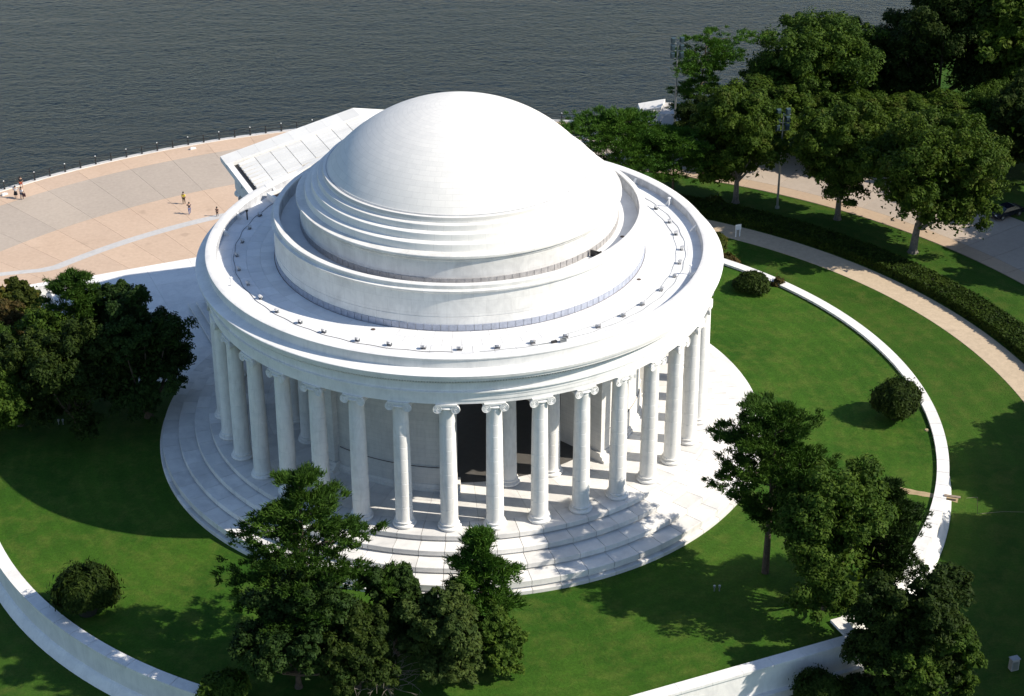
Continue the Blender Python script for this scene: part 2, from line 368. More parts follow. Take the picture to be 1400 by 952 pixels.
for a0, a1 in ((-117, 0.6), (42.0, 159.5)):
    for i in range(42): ob('coping_stone', me, rw, loc=(0, 0, -GZ), rz=az(a0 + 1.4 + i * 2.8))
mb = MB()
def sbox(mb, s0, s1, t0, t1, z0, z1):
    return mb.hexa([ST(s0, t0, z0 - GZ), ST(s1, t0, z0 - GZ), ST(s1, t1, z0 - GZ), ST(s0, t1, z0 - GZ), ST(s0, t0, z1 - GZ), ST(s1, t0, z1 - GZ), ST(s1, t1, z1 - GZ), ST(s0, t1, z1 - GZ)])
sbox(MB(), -17.0, 17.0, 45.6, 46.5, GZ - .3, LZ + .05).obj('bastion_wall', MARBLE, rw)
for s in (-1, 1): sbox(MB(), s * 16.05, s * 16.98, 43.2, 45.59, GZ - .3, LZ + .048).obj('bastion_return', MARBLE, rw)
sbox(MB(), -17.2, 17.2, 46.4, 46.95, GZ - .3, GZ + .7).obj('base_moulding', MARBLE, rw)
for i in range(12):
    s0 = -17.1 + i * 2.85; sbox(MB(), s0 + .012, s0 + 2.838, 45.5, 46.65, LZ + .052, LZ + .30).obj('coping_stone', MARBLE, rw)
for s in (-1, 1): sbox(MB(), s * 15.95, s * 17.08, 43.2, 45.48, LZ + .052, LZ + .296).obj('coping_stone', MARBLE, rw)

# ------------------------------------------------------------------ landing and stairs beside the portico
ld = empty('stone_landing', (0, 0, GZ)); tag(ld, 'pale marble landing with side stairs beyond the portico', 'landing')
def lbox(name, s0, s1, t0, t1, z0, z1, mt=MARBLE_STEP):
    o = pbox(MB(), s0, s1, t0, t1, z0 - GZ, z1 - GZ).obj(name, mt, ld); return o
lbox('landing_core', -31.4, 31.4, 20, 47.9, GZ - .2, LZ + .02)
for i in range(12):
    for j in range(5):
        s0 = -31.5 + i * 5.25; t0 = 20.0 + j * 5.6
        lbox('landing_slab', s0 + .01, s0 + 5.24, t0 + .01, t0 + 5.59, LZ - .2, LZ + .07, MARBLE)
for k in range(9):
    lbox('step', -31.5, 31.5, 48.02 + k * .56, 48.02 + (k + 1) * .56 - .005, GZ - .2, LZ + .07 - (k + 1) * .30, MARBLE)
for k in range(6):
    for s in (-1, 1):
        a, b = 31.52 + k * .78, 31.52 + (k + 1) * .78 - .005
        lbox('step', s * a, s * b, 38.0, 47.1, GZ - .2, LZ + .07 - (k + 1) * .43, MARBLE)
for s in (-1, 1):
    lbox('cheek_block', s * 30.6, s * 36.4, 47.12, 47.98, GZ - .2, LZ + .32, MARBLE)

# ------------------------------------------------------------------ the memorial
mem = empty('rotunda_memorial', (0, 0, LZ)); tag(mem, 'white marble domed rotunda ringed with columns on circular steps', 'memorial')
OFF = (0, 0, -LZ)
def part(mb, name, mt, parent=None, smooth=None): return mb.obj(name, mt, mem if parent is None else parent, smooth, loc=OFF if parent is None else (0, 0, 0))
# stylobate of ringed step blocks
sty = part(MB().lathe([(5, LZ - .3), (29.5, LZ - .3), (29.5, -2.75), (27.7, -2.7), (27.7, -2.0), (26.1, -2.0), (26.1, -1.35), (24.5, -1.3), (24.5, -.7), (5, -.7)], 120), 'stylobate', MARBLE_STEP)
for r0, r1, z0, z1 in ((22.65, 24.95, -.68, 0.0), (24.55, 26.4, -1.32, -.62), (26.05, 28.0, -1.97, -1.27), (27.6, 29.62, -2.72, -1.92), (27.9, 29.92, LZ - .3, -2.725)):
    da = 280.0 / 56; g = .024 / r1; me = MB().lathe([(r0, z0), (r1 - .2, z0), (r1 - .2, z0 + .2), (r1, z0 + .23), (r1, z1 - .03), (r1 - .03, z1), (r0, z1)], 3, -rad(da) / 2 + g, rad(da) / 2 - g).mesh('step_block', MARBLE_STEP)
    for i in range(56): ob('step_block', me, sty, rz=az(-119 + (i + .5) * da))
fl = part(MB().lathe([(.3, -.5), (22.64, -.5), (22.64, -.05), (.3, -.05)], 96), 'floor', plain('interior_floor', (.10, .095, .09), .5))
for r0, r1 in ((16.2, 19.4), (19.42, 22.63)):
    me = sector('floor_slab', r0, r1, -.3, -.002, rad(6), MARBLE_STEP, 2, 0.012)
    for i in range(60): ob('floor_slab', me, fl, rz=rad(6 * i))

# columns
HC = 12.8
def shaft_prof(r0, r1, z0, z1):
    P = [(r0 * 1.06, z0), (r0 * 1.02, z0 + .12), (r0, z0 + .3)]
    for i in range(1, 9):
        f = i / 9; q = r0 - (r0 - r1) * (f ** 1.7); zq = z0 + .3 + (z1 - .35 - z0 - .3) * f; P += [(q, zq - .03), (q - .022, zq - .012), (q - .022, zq + .012), (q, zq + .03)]
    return P + [(r1, z1 - .3), (r1 * 1.05, z1 - .2), (r1 * 1.05, z1 - .1), (r1, z1)]
shaft_me = MB().lathe([(0, .62)] + shaft_prof(.775, .675, .62, HC - .62) + [(0, HC - .62)], 32, closed=False).mesh('column', MARBLE_COL, 40)
def torus_p(rc, r, zc, n=7): return [(rc + r * math.cos(-PI / 2 + PI * i / (n - 1)), zc + r * math.sin(-PI / 2 + PI * i / (n - 1))) for i in range(n)]
base_me = MB().lathe([(0, 0.002)] + [(1.0, 0.002)] + torus_p(.92, .15, .17) + [(.87, .34), (.83, .4), (.85, .44)] + torus_p(.84, .08, .53) + [(.8, .63), (0, .63)], 36, closed=False).mesh('column_base', MARBLE_COL, 50)
def capital():
    mb = MB(); z1 = HC
    mb.box((0, 0, z1 - .09), (1.86, 1.62, .176)); mb.box((0, 0, z1 - .26), (1.74, 1.42, .17))
    mb.lathe([(0, z1 - .64), (.72, z1 - .64), (.86, z1 - .5), (.88, z1 - .42), (.8, z1 - .34), (0, z1 - .34)], 24, closed=False)
    for sx in (-1, 1):   # bolsters along y ending in scrolls
        c = (sx * .77, 0, z1 - .47)
        M = Matrix.Rotation(PI / 2, 3, 'X')
        prof = [(0, -.80), (.10, -.83), (.12, -.80), (.16, -.76), (.21, -.76), (.23, -.81), (.29, -.81), (.31, -.76), (.36, -.76), (.38, -.81), (.44, -.81), (.46, -.74), (.44, -.66), (.30, -.25), (.28, 0)]
        prof = [(r * .88, z) for r, z in prof]; prof = prof + [(r, -z) for r, z in prof[-2::-1]]
        mb.lathe(prof, 22, closed=False, M=M, c=c)
        mb.box((sx * .45, 0, z1 - .36), (.6, 1.4, .10))
    return mb.mesh('capital', MARBLE_COL, 35)
cap_me = capital()
def column(loc, rz):
    o = ob('column', shaft_me, mem, loc=Vector(loc) + Vector(OFF), rz=rz)
    ob('column_base', base_me, o); ob('capital', cap_me, o)
    return o
DPH = 9.8747
for i in range(26):
    a = 21.3 + DPH * (i - 12.5); column((23.37 * math.sin(rad(a)), -23.37 * math.cos(rad(a)), 0), rad(a))
for k in range(4):
    for dd in (-7.4, 7.4):
        a = 21.3 + 90 * k + dd; column((16.75 * math.sin(rad(a)), -16.75 * math.cos(rad(a)), 0), rad(a))
for i in range(8): p = PT(-12.95 + 3.7 * i, 28.9, 0); column(p, rad(AXIS))
for s in (-12.95, 12.95):
    for t in (25.2,): p = PT(s, t, 0); column(p, rad(AXIS + 90))

# cella wall, piers at the four openings
for k in range(4):
    c = 21.3 + 90 * k; a0 = c + 24.0; a1 = c + 90 - 24.0
    W = part(MB().lathe([(12.9, -.02), (17.62, -.02), (17.62, 2.32), (17.56, 2.36), (17.56, 2.46), (17.45, 2.5), (17.45, HC + .5), (12.9, HC + .5)], 24, az(a0), az(a1)), 'cella_wall', MARBLE_WALL, smooth=30)
    MB().lathe([(17.5, 0.001), (17.95, 0.001), (17.95, .28), (17.85, .32), (17.8, .5), (17.7, .62), (17.5, .62)], 24, az(a0 + 4.2), az(a1 - 4.2)).obj('wall_base', MARBLE_WALL, W, 40)
    MB().lathe([(17.5, 2.375), (17.6, 2.375), (17.6, 2.43), (17.5, 2.43)], 24, az(a0 + 4.2), az(a1 - 4.2)).obj('string_course', DARK_STAIN, W)
    for e0 in (a0 - .6, a1 - 3.4):
        Pm = part(MB().lathe([(16.9, 0.0), (18.1, 0.0), (18.1, HC + .2), (16.9, HC + .2)], 3, az(e0), az(e0 + 4.0)), 'pier', MARBLE_WALL)
        MB().lathe([(16.7, 0.003), (18.75, 0.003), (18.75, .25), (18.55, .3), (18.5, .55), (18.3, .62), (18.2, .9), (16.7, .9)], 4, az(e0 - .9), az(e0 + 4.9)).obj('pier_base', MARBLE_WALL, Pm)
part(MB().lathe([(16.0, HC + .18), (22.9, HC + .18), (22.9, HC + .5), (16.0, HC + .5)], 96), 'peristyle_ceiling', MARBLE_WALL)

# entablature, cornice, parapet
ent = part(MB().lathe([(22.7, HC + .002), (24.02, HC + .002), (24.02, 13.15), (24.07, 13.17), (24.07, 13.55), (24.12, 13.57), (24.12, 13.9), (24.27, 13.95), (24.27, 14.08), (24.08, 14.12), (24.08, 14.85), (24.16, 14.9), (24.16, 15.2), (22.7, 15.2)], 200), 'entablature', MARBLE, smooth=25)
part(MB().lathe([(24.1, 14.92), (24.165, 14.92), (24.165, 15.18), (24.1, 15.18)], 200), 'dentil_shade_ring', GRIME_SHADE)  # dark ring painted in as the shade between the dentils
part(MB().lathe([(24.05, 13.905), (24.135, 13.905), (24.135, 13.935), (24.05, 13.935)], 200), 'taenia_shade_joint', GRIME_SHADE)  # thin dark ring paints the shadow line along the joint under the taenia
mb = MB(); nd = 640
for i in range(nd):
    a = 2 * PI * i / nd; mb.box((24.25 * math.sin(a), -24.25 * math.cos(a), 15.06), (.12, .2, .2), rz=a)
d_ = mb.obj('dentil_course', MARBLE, ent); d_['kind'] = 'stuff'
part(MB().lathe([(22.7, 15.201), (24.32, 15.201), (24.4, 15.3), (24.75, 15.38), (24.78, 15.62), (24.9, 15.68), (24.95, 15.95), (24.9, 15.99), (24.0, 16.2), (22.7, 16.2)], 200), 'cornice', MARBLE, smooth=25)
par = part(MB().lathe([(22.98, 16.202), (23.9, 16.202), (23.9, 16.95), (23.97, 17.0), (23.97, 17.1), (23.9, 17.13), (23.05, 17.13), (22.98, 17.1)], 200), 'parapet', MARBLE, smooth=25)
part(MB().lathe([(22.90, 16.34), (22.979, 16.34), (22.979, 17.06), (22.94, 17.06)], 160), 'parapet_lining', GRIME_SHADE)
bm_ = MB().hexa([Vector(v) for v in ((-.12, -22.92, 16.36), (.12, -22.92, 16.36), (.12, -22.3, 16.36), (-.12, -22.3, 16.36), (-.12, -22.92, 16.98), (.12, -22.92, 16.98), (.12, -22.85, 16.98), (-.12, -22.85, 16.98))]).mesh('buttress', MARBLE)
for a in (-150, -125, -98, 20 - 128, 96, 113, 128, 70, 48, 142): ob('buttress', bm_, par, rz=rad(a))
# roof deck slabs
dk = part(MB().lathe([(16.5, 16.0), (22.97, 16.0), (22.97, 16.31), (16.5, 16.31)], 120), 'roof_deck', JOINT)
for i, (r0, r1) in enumerate(((17.6, 18.9), (18.915, 20.2), (20.215, 21.55), (21.565, 22.93))):
    me = sector('deck_slab', r0, r1, 16.1, 16.36, rad(5), DECK, 2, 0.014)
    for k in range(72): ob('deck_slab', me, dk, rz=rad(5 * k + 2.5 * (i % 2)))
# lower drum
d1 = part(MB().lathe([(16.6, 16.2), (17.47, 16.2), (17.47, 17.66), (17.43, 17.68), (17.43, 17.72), (17.47, 17.74), (17.45, 19.95), (17.5, 20.0), (17.66, 20.12), (17.68, 20.26), (17.45, 20.3), (17.4, 20.34), (17.4, 20.66), (17.36, 20.7), (16.9, 20.72), (16.87, 20.7), (16.87, 19.4), (16.6, 19.4)], 200), 'lower_drum', MARBLE_DRUM, smooth=25)
pn = 150; pm_ = sector('flashing_panel', 17.45, 17.54, 16.37, 16.97, 2 * PI / pn, PANEL, 1, 0.03)
for i in range(pn): ob('flashing_panel', pm_, d1, rz=2 * PI * i / pn)
part(MB().lathe([(14.5, 19.4), (16.86, 19.4), (16.86, 19.58), (14.5, 19.58)], 120), 'gallery_floor', DECK)
part(MB().lathe([(16.80, 19.6), (16.868, 19.6), (16.868, 20.55), (16.83, 20.55)], 120), 'gallery_lining', GRIME_SHADE)
# upper drum, stepped rings and dome
d2 = part(MB().lathe([(14.2, 19.5), (14.93, 19.5), (14.93, 21.8), (15.0, 21.86), (15.04, 21.98), (15.0, 22.02), (15.12, 22.1), (15.22, 22.2), (15.22, 22.38), (15.19, 22.42), (14.0, 22.5), (14.0, 19.5)], 200), 'upper_drum', MARBLE_DRUM, smooth=25)
pn = 134; pm_ = sector('flashing_panel', 14.92, 14.99, 19.62, 20.18, 2 * PI / pn, PANEL_GREY, 1, 0.035)
for i in range(pn): ob('flashing_panel', pm_, d2, rz=2 * PI * i / pn)
for (r, z), (rn, zb) in (((14.34, 23.14), (13.4, 22.46)), ((13.68, 23.81), (12.8, 23.16)), ((13.08, 24.39), (12.2, 23.83)), ((12.58, 24.93), (11.6, 24.41))):
    part(MB().lathe([(rn, zb), (r + .04, zb), (r + .02, z - .08), (r, z - .02), (r - .05, z), (rn, z + .04)], 200), 'dome_step', MARBLE_DOME, smooth=25)
S_ = 15.75; zc = 25.06 - math.sqrt(S_ * S_ - 12.15 ** 2)
prof = [(12.22, 24.9), (12.24, 25.0), (12.2, 25.06)]
a_m = math.asin(12.15 / S_)
for i in range(49):
    t = a_m * (1 - i / 48); prof.append((S_ * math.sin(t) if i < 48 else 0.0, zc + S_ * math.cos(t)))
part(MB().lathe(prof, 200, closed=False), 'dome', MARBLE_DOME, smooth=30)
part(MB().lathe([(12.23, 24.95), (12.32, 24.95), (12.3, 24.99), (12.23, 24.99)], 160), 'dome_joint', GRIME_SHADE)
# small roof fittings fixed to the building
a = rad(51); c = Vector((15.9 * math.sin(a), -15.9 * math.cos(a), 19.58))
H_ = part(MB().box((c.x, c.y, 19.9), (.12, 1.6, .62), rz=a + .1).box((c.x, c.y, 19.85), (.9, .12, .5), rz=a), 'gallery_gate', BLACK)

# portico
pf = part(pbox(MB(), -15.2, 15.2, 19, 32.0, LZ - .2, -.006), 'portico_floor', MARBLE_STEP)
for k in range(1, 6):
    e = .74 * k; zt = -.006 - .52 * k; pbox(MB(), -15.2 - e + .16, 15.2 + e - .16, 19.0 - .01 * k, 32.0 + e - .16, LZ - .2 - .01 * k, zt - .24).obj('portico_step', MARBLE_STEP, pf)
    pbox(MB(), -15.2 - e, 15.2 + e, 18.98 - .01 * k, 32.0 + e, zt - .239, zt).obj('step_tread', MARBLE_STEP, pf)
part(pbox(MB(), -13.9, 13.9, 22.9, 29.95, HC + .003, 15.3), 'portico_entablature', MARBLE)
part(pbox(MB(), -14.1, 14.1, 22.95, 30.25, 15.301, 15.62), 'portico_cornice_bed', MARBLE)
pcn = part(pbox(MB(), -14.95, 14.95, 23.2, 30.95, 15.622, 15.98), 'portico_cornice', MARBLE)
for s in (-1, 1):
    pbox(MB(), s * 14.3, s * 14.93, 19.6, 28.95, 15.982, 16.22).obj('gutter_kerb', MARBLE, pcn)
    pbox(MB(), s * 13.45, s * 14.29, 19.6, 28.95, 15.985, 16.0).obj('gutter', BLACK, pcn)
# pediment: tympanum and raking blocks
part(MB().hexa([PT(-14.2, 29.15, 15.985), PT(14.2, 29.15, 15.985), PT(14.2, 30.45, 15.985), PT(-14.2, 30.45, 15.985), PT(-.05, 29.15, 18.95), PT(.05, 29.15, 18.95), PT(.05, 30.45, 18.95), PT(-.05, 30.45, 18.95)]), 'tympanum', MARBLE)
def rake_z(s): return 16.25 + (19.4 - 16.25) * (1 - abs(s) / 15.0)
for s in (-1, 1):
    for i in range(8):
        s0, s1 = s * (i * 1.875 + .006), s * ((i + 1) * 1.875 - .006); za, zb = rake_z(s0), rake_z(s1)
        part(MB().hexa([PT(s0, 28.6, za - .45), PT(s1, 28.6, zb - .45), PT(s1, 31.0, zb - .45), PT(s0, 31.0, za - .45), PT(s0, 28.6, za), PT(s1, 28.6, zb), PT(s1, 31.0, zb), PT(s0, 31.0, za)]), 'raking_block', MARBLE_ROOF)
# roof of long slabs with open seams, stepping back to the rotunda wall
def roof_z(s): return 16.28 + (19.12 - 16.28) * (1 - abs(s) / 13.6)
for s in (-1, 1):
    rf = part(MB().hexa([PT(s * .02, 22.9, 18.7), PT(s * 13.4, 19.9, 15.99), PT(s * 13.4, 28.59, 15.99), PT(s * .02, 28.59, 18.7), PT(s * .02, 22.9, roof_z(0) - .14), PT(s * 13.4, 19.9, roof_z(13.4) - .14), PT(s * 13.4, 28.59, roof_z(13.4) - .14), PT(s * .02, 28.59, roof_z(0) - .14)]), 'portico_roof', DARK_STAIN)
    for i in range(8):
        s0, s1 = i * 1.71 + .0, (i + 1) * 1.71 - .07
        t0 = math.sqrt(max(1, 23.75 ** 2 - (s0 if i else .5) ** 2)); cr = 9
        for j in range(cr):
            ta = t0 + (28.55 - t0) * j / cr + .004; tb = t0 + (28.55 - t0) * (j + 1) / cr - .004
            za, zb = roof_z(s0), roof_z(s1); li = .015
            ext = .16 if (i == 7 and j % 1 == 0) else 0
            P = [PT(s * s0, ta, za - .2), PT(s * (s1 + ext), ta, zb - .2), PT(s * (s1 + ext), tb - (.3 if ext else 0), zb - .2), PT(s * s0, tb, za - .2)]
            P += [PT(s * s0, ta, za + li), PT(s * (s1 + ext), ta, zb + li), PT(s * (s1 + ext), tb - (.3 if ext else 0), zb), PT(s * s0, tb, za)]
            MB().hexa(P).obj('roof_slab', MARBLE_ROOF, rf)
# back wall of the gable standing on the attic
V = []; F = []; K = 41
for i in range(K):
    s = -13.4 + 26.8 * i / (K - 1)
    for r in (23.2, 23.8):
        t = math.sqrt(r * r - s * s)
        for z in (16.2, max(17.16, roof_z(s) + .06)): V.append(PT(s, t, z))
    if i:
        k = i * 4; F += [(k - 4, k, k + 1, k - 3), (k - 2, k - 1, k + 3, k + 2), (k - 3, k + 1, k + 3, k - 1)]
part_me = mk('gable_back_wall', V, F, MARBLE); ob('gable_back_wall', part_me, mem, loc=OFF)
# white kerbed opening in the deck beside the gable
cb = Vector((-17.7, 11.6, 0)); zz = rad(AXIS)
kb = MB()
for dx, dy, lx, ly in ((0, .75, 2.6, .25), (0, -.75, 2.6, .25), (1.18, 0, .25, 1.24), (-1.18, 0, .25, 1.24)):
    q = Matrix.Rotation(zz + .25, 3, 'Z') @ Vector((dx, dy, 0)); kb.box((cb.x + q.x, cb.y + q.y, 16.75), (lx, ly, .78), rz=zz + .25)
K_ = part(kb, 'deck_kerb', MARBLE)
MB().box((cb.x, cb.y, 16.6), (2.1, 1.24, .4), rz=zz + .25).obj('kerb_opening', DARK_STAIN, K_)

# ------------------------------------------------------------------ things on the roof deck
fl_base = MB().box((0, 0, .04), (.62, .42, .06)).box((-.26, 0, .09), (.08, .4, .06)).box((.26, 0, .09), (.08, .4, .06)).mesh('base_plate', plain('lamp_base', (.20, .20, .215), .6))
fl_yoke = MB().box((-.36, .02, .33), (.05, .12, .42)).box((.36, .02, .33), (.05, .12, .42)).box((0, .02, .12), (.72, .1, .05)).mesh('yoke', GREY_METAL)
Mx = Matrix.Rotation(rad(-35), 3, 'X')
hd = MB(); hd.hexa([Mx @ Vector(v) + Vector((0, 0, .42)) for v in ((-.2, -.26, -.14), (.2, -.26, -.14), (.3, .2, -.2), (-.3, .2, -.2), (-.2, -.26, .14), (.2, -.26, .14), (.3, .2, .2), (-.3, .2, .2))])
for i in range(4): hd.box(tuple(Mx @ Vector((-.12 + i * .08, -.3, 0)) + Vector((0, 0, .42))), (.02, .1, .22), M=Mx)
fl_head = hd.mesh('lamp_head', plain('lamp_housing', (0.55, 0.55, 0.56), 0.5, 0.0))
fl_glass = MB().box(tuple(Mx @ Vector((0, .215, 0)) + Vector((0, 0, .42))), (.52, .02, .34), M=Mx).mesh('lens', DARK_GLASS)
rng = random.Random(5)
for i in range(38):
    ad = 21.3 + 8.55 * (i - 18.5) + rng.uniform(-.5, .5); a = rad(ad); r = 20.95 + rng.uniform(-.12, .12)
    f = empty('floodlight', (r * math.sin(a), -r * math.cos(a), 16.36), a + rng.uniform(-.25, .25))
    if ad < -62: tag(f, 'small grey floodlight standing in the dome shadow on the circular roof deck', 'floodlight', 'floodlights in the shaded part of the roof deck')
    else: tag(f, 'small grey floodlight standing in full sun on the circular roof deck', 'floodlight', 'floodlights in the sunlit part of the roof deck')
    f.scale = (.66, .66, .6)
    ob('base_plate', fl_base, f); ob('yoke', fl_yoke, f); hdo = ob('lamp_head', fl_head, f); ob('lens', fl_glass, hdo)
mb = MB(); rng = random.Random(2)
def wire(r, a0, a1, z, th, wob):
    P = []; n = int((a1 - a0) / 1.4)
    for i in range(n + 1):
        a = rad(a0 + (a1 - a0) * i / n); rr = r + wob * math.sin(i * 1.05); P.append(Vector((rr * math.sin(a), -rr * math.cos(a), z)))
    mb = MB()
    for p, q in zip(P, P[1:]): mb.tube(p, q, th, n=4)
    return mb
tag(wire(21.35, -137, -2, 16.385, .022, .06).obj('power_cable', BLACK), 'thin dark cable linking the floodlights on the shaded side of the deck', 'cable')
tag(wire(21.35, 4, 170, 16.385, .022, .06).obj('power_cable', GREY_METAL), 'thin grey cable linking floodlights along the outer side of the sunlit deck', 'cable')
tag(wire(20.5, 26, 150, 16.385, .02, .04).obj('power_cable', GREY_METAL), 'second grey cable closer to the drum on the sunlit deck', 'cable')
for i, (x, y, h, lab) in enumerate(((-20.8, 6.8, .9, 'dark vent pipe in the shaded part of the roof deck near the portico roof'), (-20.9, -7.8, .75, 'white vent pipe on the sunlit rim of the roof deck near the shade edge'),
        (20.8, 8.3, .85, 'white capped vent pipe near the shaded parapet of the roof deck'), (21.1, -7.1, .9, 'thin white vent pipe with a long shadow on the sunlit deck'), (-7.3, -21.6, .5, 'short vent pipe behind the floodlights on the sunlit deck rim'))):
    r = .07; mt = BLACK if i == 0 else WHITE_PAINT
    v = empty('vent_pipe', (x, y, 16.36)); tag(v, lab, 'vent pipe')
    MB().tube((0, 0, 0), (0, 0, h), r, n=10).obj('pipe', mt, v); MB().lathe([(0, h + .16), (.14, h + .1), (.15, h), (0, h - .02)], 12, closed=False).obj('cowl', mt, v)
for x, y, z, lab in ((16.3, -8.0, 16.362, 'dark round drain cover on the sunlit roof deck'), (-7.7, -16.9, 16.362, 'dark round drain cover at the foot of the lower drum'), (14.9, -5.6, 19.585, 'dark drain cover on the narrow gallery beside the upper drum')):
    tag(MB().lathe([(0, .03), (.2, .03), (.2, .0), (.16, 0), (.16, .045), (.06, .05), (0, .05)], 14, closed=False).obj('drain_cover', DARK_STAIN, loc=(x, y, z)), lab, 'drain cover')
# tools left on the deck
tk = empty('equipment_pile', (8.7, -19.9, 16.36)); tag(tk, 'small pile of grey equipment and hoses left on the sunlit deck', 'equipment')
MB().box((0, 0, .18), (.55, .35, .34)).box((.1, 0, .4), (.2, .2, .12)).obj('toolbox', GREY_METAL, tk)
MB().box((-.8, -.05, .1), (.5, .22, .18), rz=.4).obj('case', BLACK, tk)
MB().tube((-1.2, -.2, .03), (-2.4, -.5, .03), .03, n=6).tube((-2.4, -.5, .03), (-3.0, -.45, .03), .03, n=6).tube((.4, 0, .03), (1.1, .3, .03), .03, n=6).obj('hose', GREY_METAL, tk)

# ------------------------------------------------------------------ vegetation builders
def fast_mesh(name, V, nper, mt):
    n = len(V); nf = n // nper
    me = bpy.data.meshes.new(name); me.vertices.add(n); me.vertices.foreach_set('co', np.ascontiguousarray(V, dtype=np.float32).ravel())
    me.loops.add(n); me.loops.foreach_set('vertex_index', np.arange(n, dtype=np.int32))
    me.polygons.add(nf); me.polygons.foreach_set('loop_start', np.arange(0, n, nper, dtype=np.int32))
    me.materials.append(mt); me.update(calc_edges=True); return me
def unit(v): return v / np.maximum(np.linalg.norm(v, axis=-1, keepdims=True), 1e-9)
def sph(rg, n): return unit(rg.normal(size=(n, 3)))
def leaves(rg, pos, nrm, size, aspect=1.5, along=None):
    n = len(pos); t = rg.normal(size=(n, 3)) if along is None else along
    t = unit(t - nrm * (t * nrm).sum(1, keepdims=True)); b = np.cross(nrm, t)
    s = size * rg.uniform(.45, 1.45, (n, 1)); a = t * s * aspect * .5; c = b * s * .5
    return np.stack([pos - a + c, pos + a, pos - a - c], 1).reshape(-1, 3)
def clump_leaves(rg, C, Rc, per, size, up=.25, jit=.75, flat=1.0, aspect=1.5):
    C = np.repeat(C, per, 0); Rr = np.repeat(Rc, per)[:, None]; n = len(C)
    d = sph(rg, n); d[:, 2] = np.where(d[:, 2] < -.35, -d[:, 2] * .6, d[:, 2]); d = unit(d)
    pos = C + d * Rr * rg.uniform(.55, 1.08, (n, 1)) * np.array([1, 1, flat])
    nrm = unit(d + rg.normal(size=(n, 3)) * jit * .6 + np.array([0, 0, up]))
    return leaves(rg, pos, nrm, size, aspect)
def limb(mb, P, r0, r1, n=6):
    for i in range(len(P) - 1):
        f0 = i / (len(P) - 1); f1 = (i + 1) / (len(P) - 1); mb.tube(P[i], P[i + 1], r0 + (r1 - r0) * f0, r0 + (r1 - r0) * f1, n)
CROWNS = {}
def crown_mesh(rg, h, r, crown_lo, lobes, sub, per, leaf, mt, squash, lean, up):
    zlo = h * crown_lo; cz = (h + zlo) / 2; rz_ = (h - zlo) / 2
    d = sph(rg, lobes * 3); d = d[d[:, 2] > -.9][:lobes]
    k = rg.uniform(.55, .88, (len(d), 1)); shp = d.copy()
    if crown_lo < .15:      # skirted crowns stay wide down to the ground
        lowr = np.sqrt(np.maximum(1e-4, 1 - np.maximum(0, d[:, 2]) ** 2)); hx = np.maximum(1e-4, np.hypot(d[:, 0], d[:, 1])); shp[:, :2] *= (lowr / hx)[:, None]
    cen = np.array([lean[0], lean[1], cz]) + shp * k * np.array([r, r * squash, rz_])
    lr = rg.uniform(.26, .46, len(d)) * min(r, rz_) * 1.05
    cen[:, 2] = np.clip(cen[:, 2], zlo + lr * .5, h - lr * .95)
    sdv = sph(rg, len(d) * sub); sdv[:, 2] = np.where(sdv[:, 2] < -.5, -sdv[:, 2], sdv[:, 2])
    LC = np.repeat(cen, sub, 0); LR = np.repeat(lr, sub)
    sc_ = LC + sdv * LR[:, None] * rg.uniform(.35, 1.0, (len(LC), 1)); sr = LR * rg.uniform(.22, .46, len(LC))
    V = clump_leaves(rg, sc_, sr, per, leaf, up)
    # loose inner leaves keep the heart of the crown dark
    ni = len(V) // 18; C = cen[rg.integers(0, len(cen), ni)]; q = rg.random((ni, 1)); ctr = np.array([lean[0] * .6, lean[1] * .6, cz])
    pos = ctr + (C - ctr) * q + rg.normal(size=(ni, 3)) * .12 * r
    pos[:, 2] = np.clip(pos[:, 2], zlo, h * .93)
    V = np.concatenate([V, leaves(rg, pos, unit(rg.normal(size=(ni, 3)) + np.array([0, 0, .6])), leaf * 1.7)])
    return fast_mesh('crown', V, 3, mt), cen
def broad(name, label, cat, base, h, r, mt, seed, trunk=.25, crown_lo=.25, lobes=28, sub=13, per=160, leaf=.185, bark=BARK, fork=False, group=None, squash=1.0, lean=(0, 0), up=.25, proto=None):
    rg = np.random.default_rng(seed); root = empty(name, base); tag(root, label, cat, group)
    if proto and (proto, mt.name) in CROWNS:
        me, cen, h0, r0, cl0 = CROWNS[(proto, mt.name)]; o = ob('crown', me, root, rz=rg.uniform(0, 6.28)); o.scale = (r / r0, r / r0, h / h0)
        ca, sa = math.cos(o.rotation_euler.z), math.sin(o.rotation_euler.z)
        cen = np.stack([(cen[:, 0] * ca - cen[:, 1] * sa) * r / r0, (cen[:, 0] * sa + cen[:, 1] * ca) * r / r0, cen[:, 2] * h / h0], 1)
    else:
        me, cen = crown_mesh(rg, h, r, crown_lo, lobes, sub, per, leaf, mt, squash, lean, up); ob('crown', me, root)
        if proto: CROWNS[(proto, mt.name)] = (me, cen, h, r, crown_lo)
    mb = MB(); rt = max(.10, h * .022) * (1.15 if fork else 1)
    zf = h * trunk
    limb(mb, [Vector((0, 0, -.15)), Vector((lean[0] * .1, lean[1] * .1, zf * .5)), Vector((lean[0] * .25, lean[1] * .25, zf))], rt * 1.25, rt * .85, 9)
    mb.tube((0, 0, -.2), (0, 0, .35), rt * 1.9, rt * 1.2, 9)
    for i in range(min(len(cen), 11)):
        e = Vector(cen[i]); s = Vector((lean[0] * .25, lean[1] * .25, zf * (.8 + .2 * rg.random()))); mid = s.lerp(e, .5) + Vector((rg.normal() * .25, rg.normal() * .25, -.1 * r))
        limb(mb, [s, mid, e], rt * .55, rt * .12)
    mb.obj('trunk', bark, root); return root
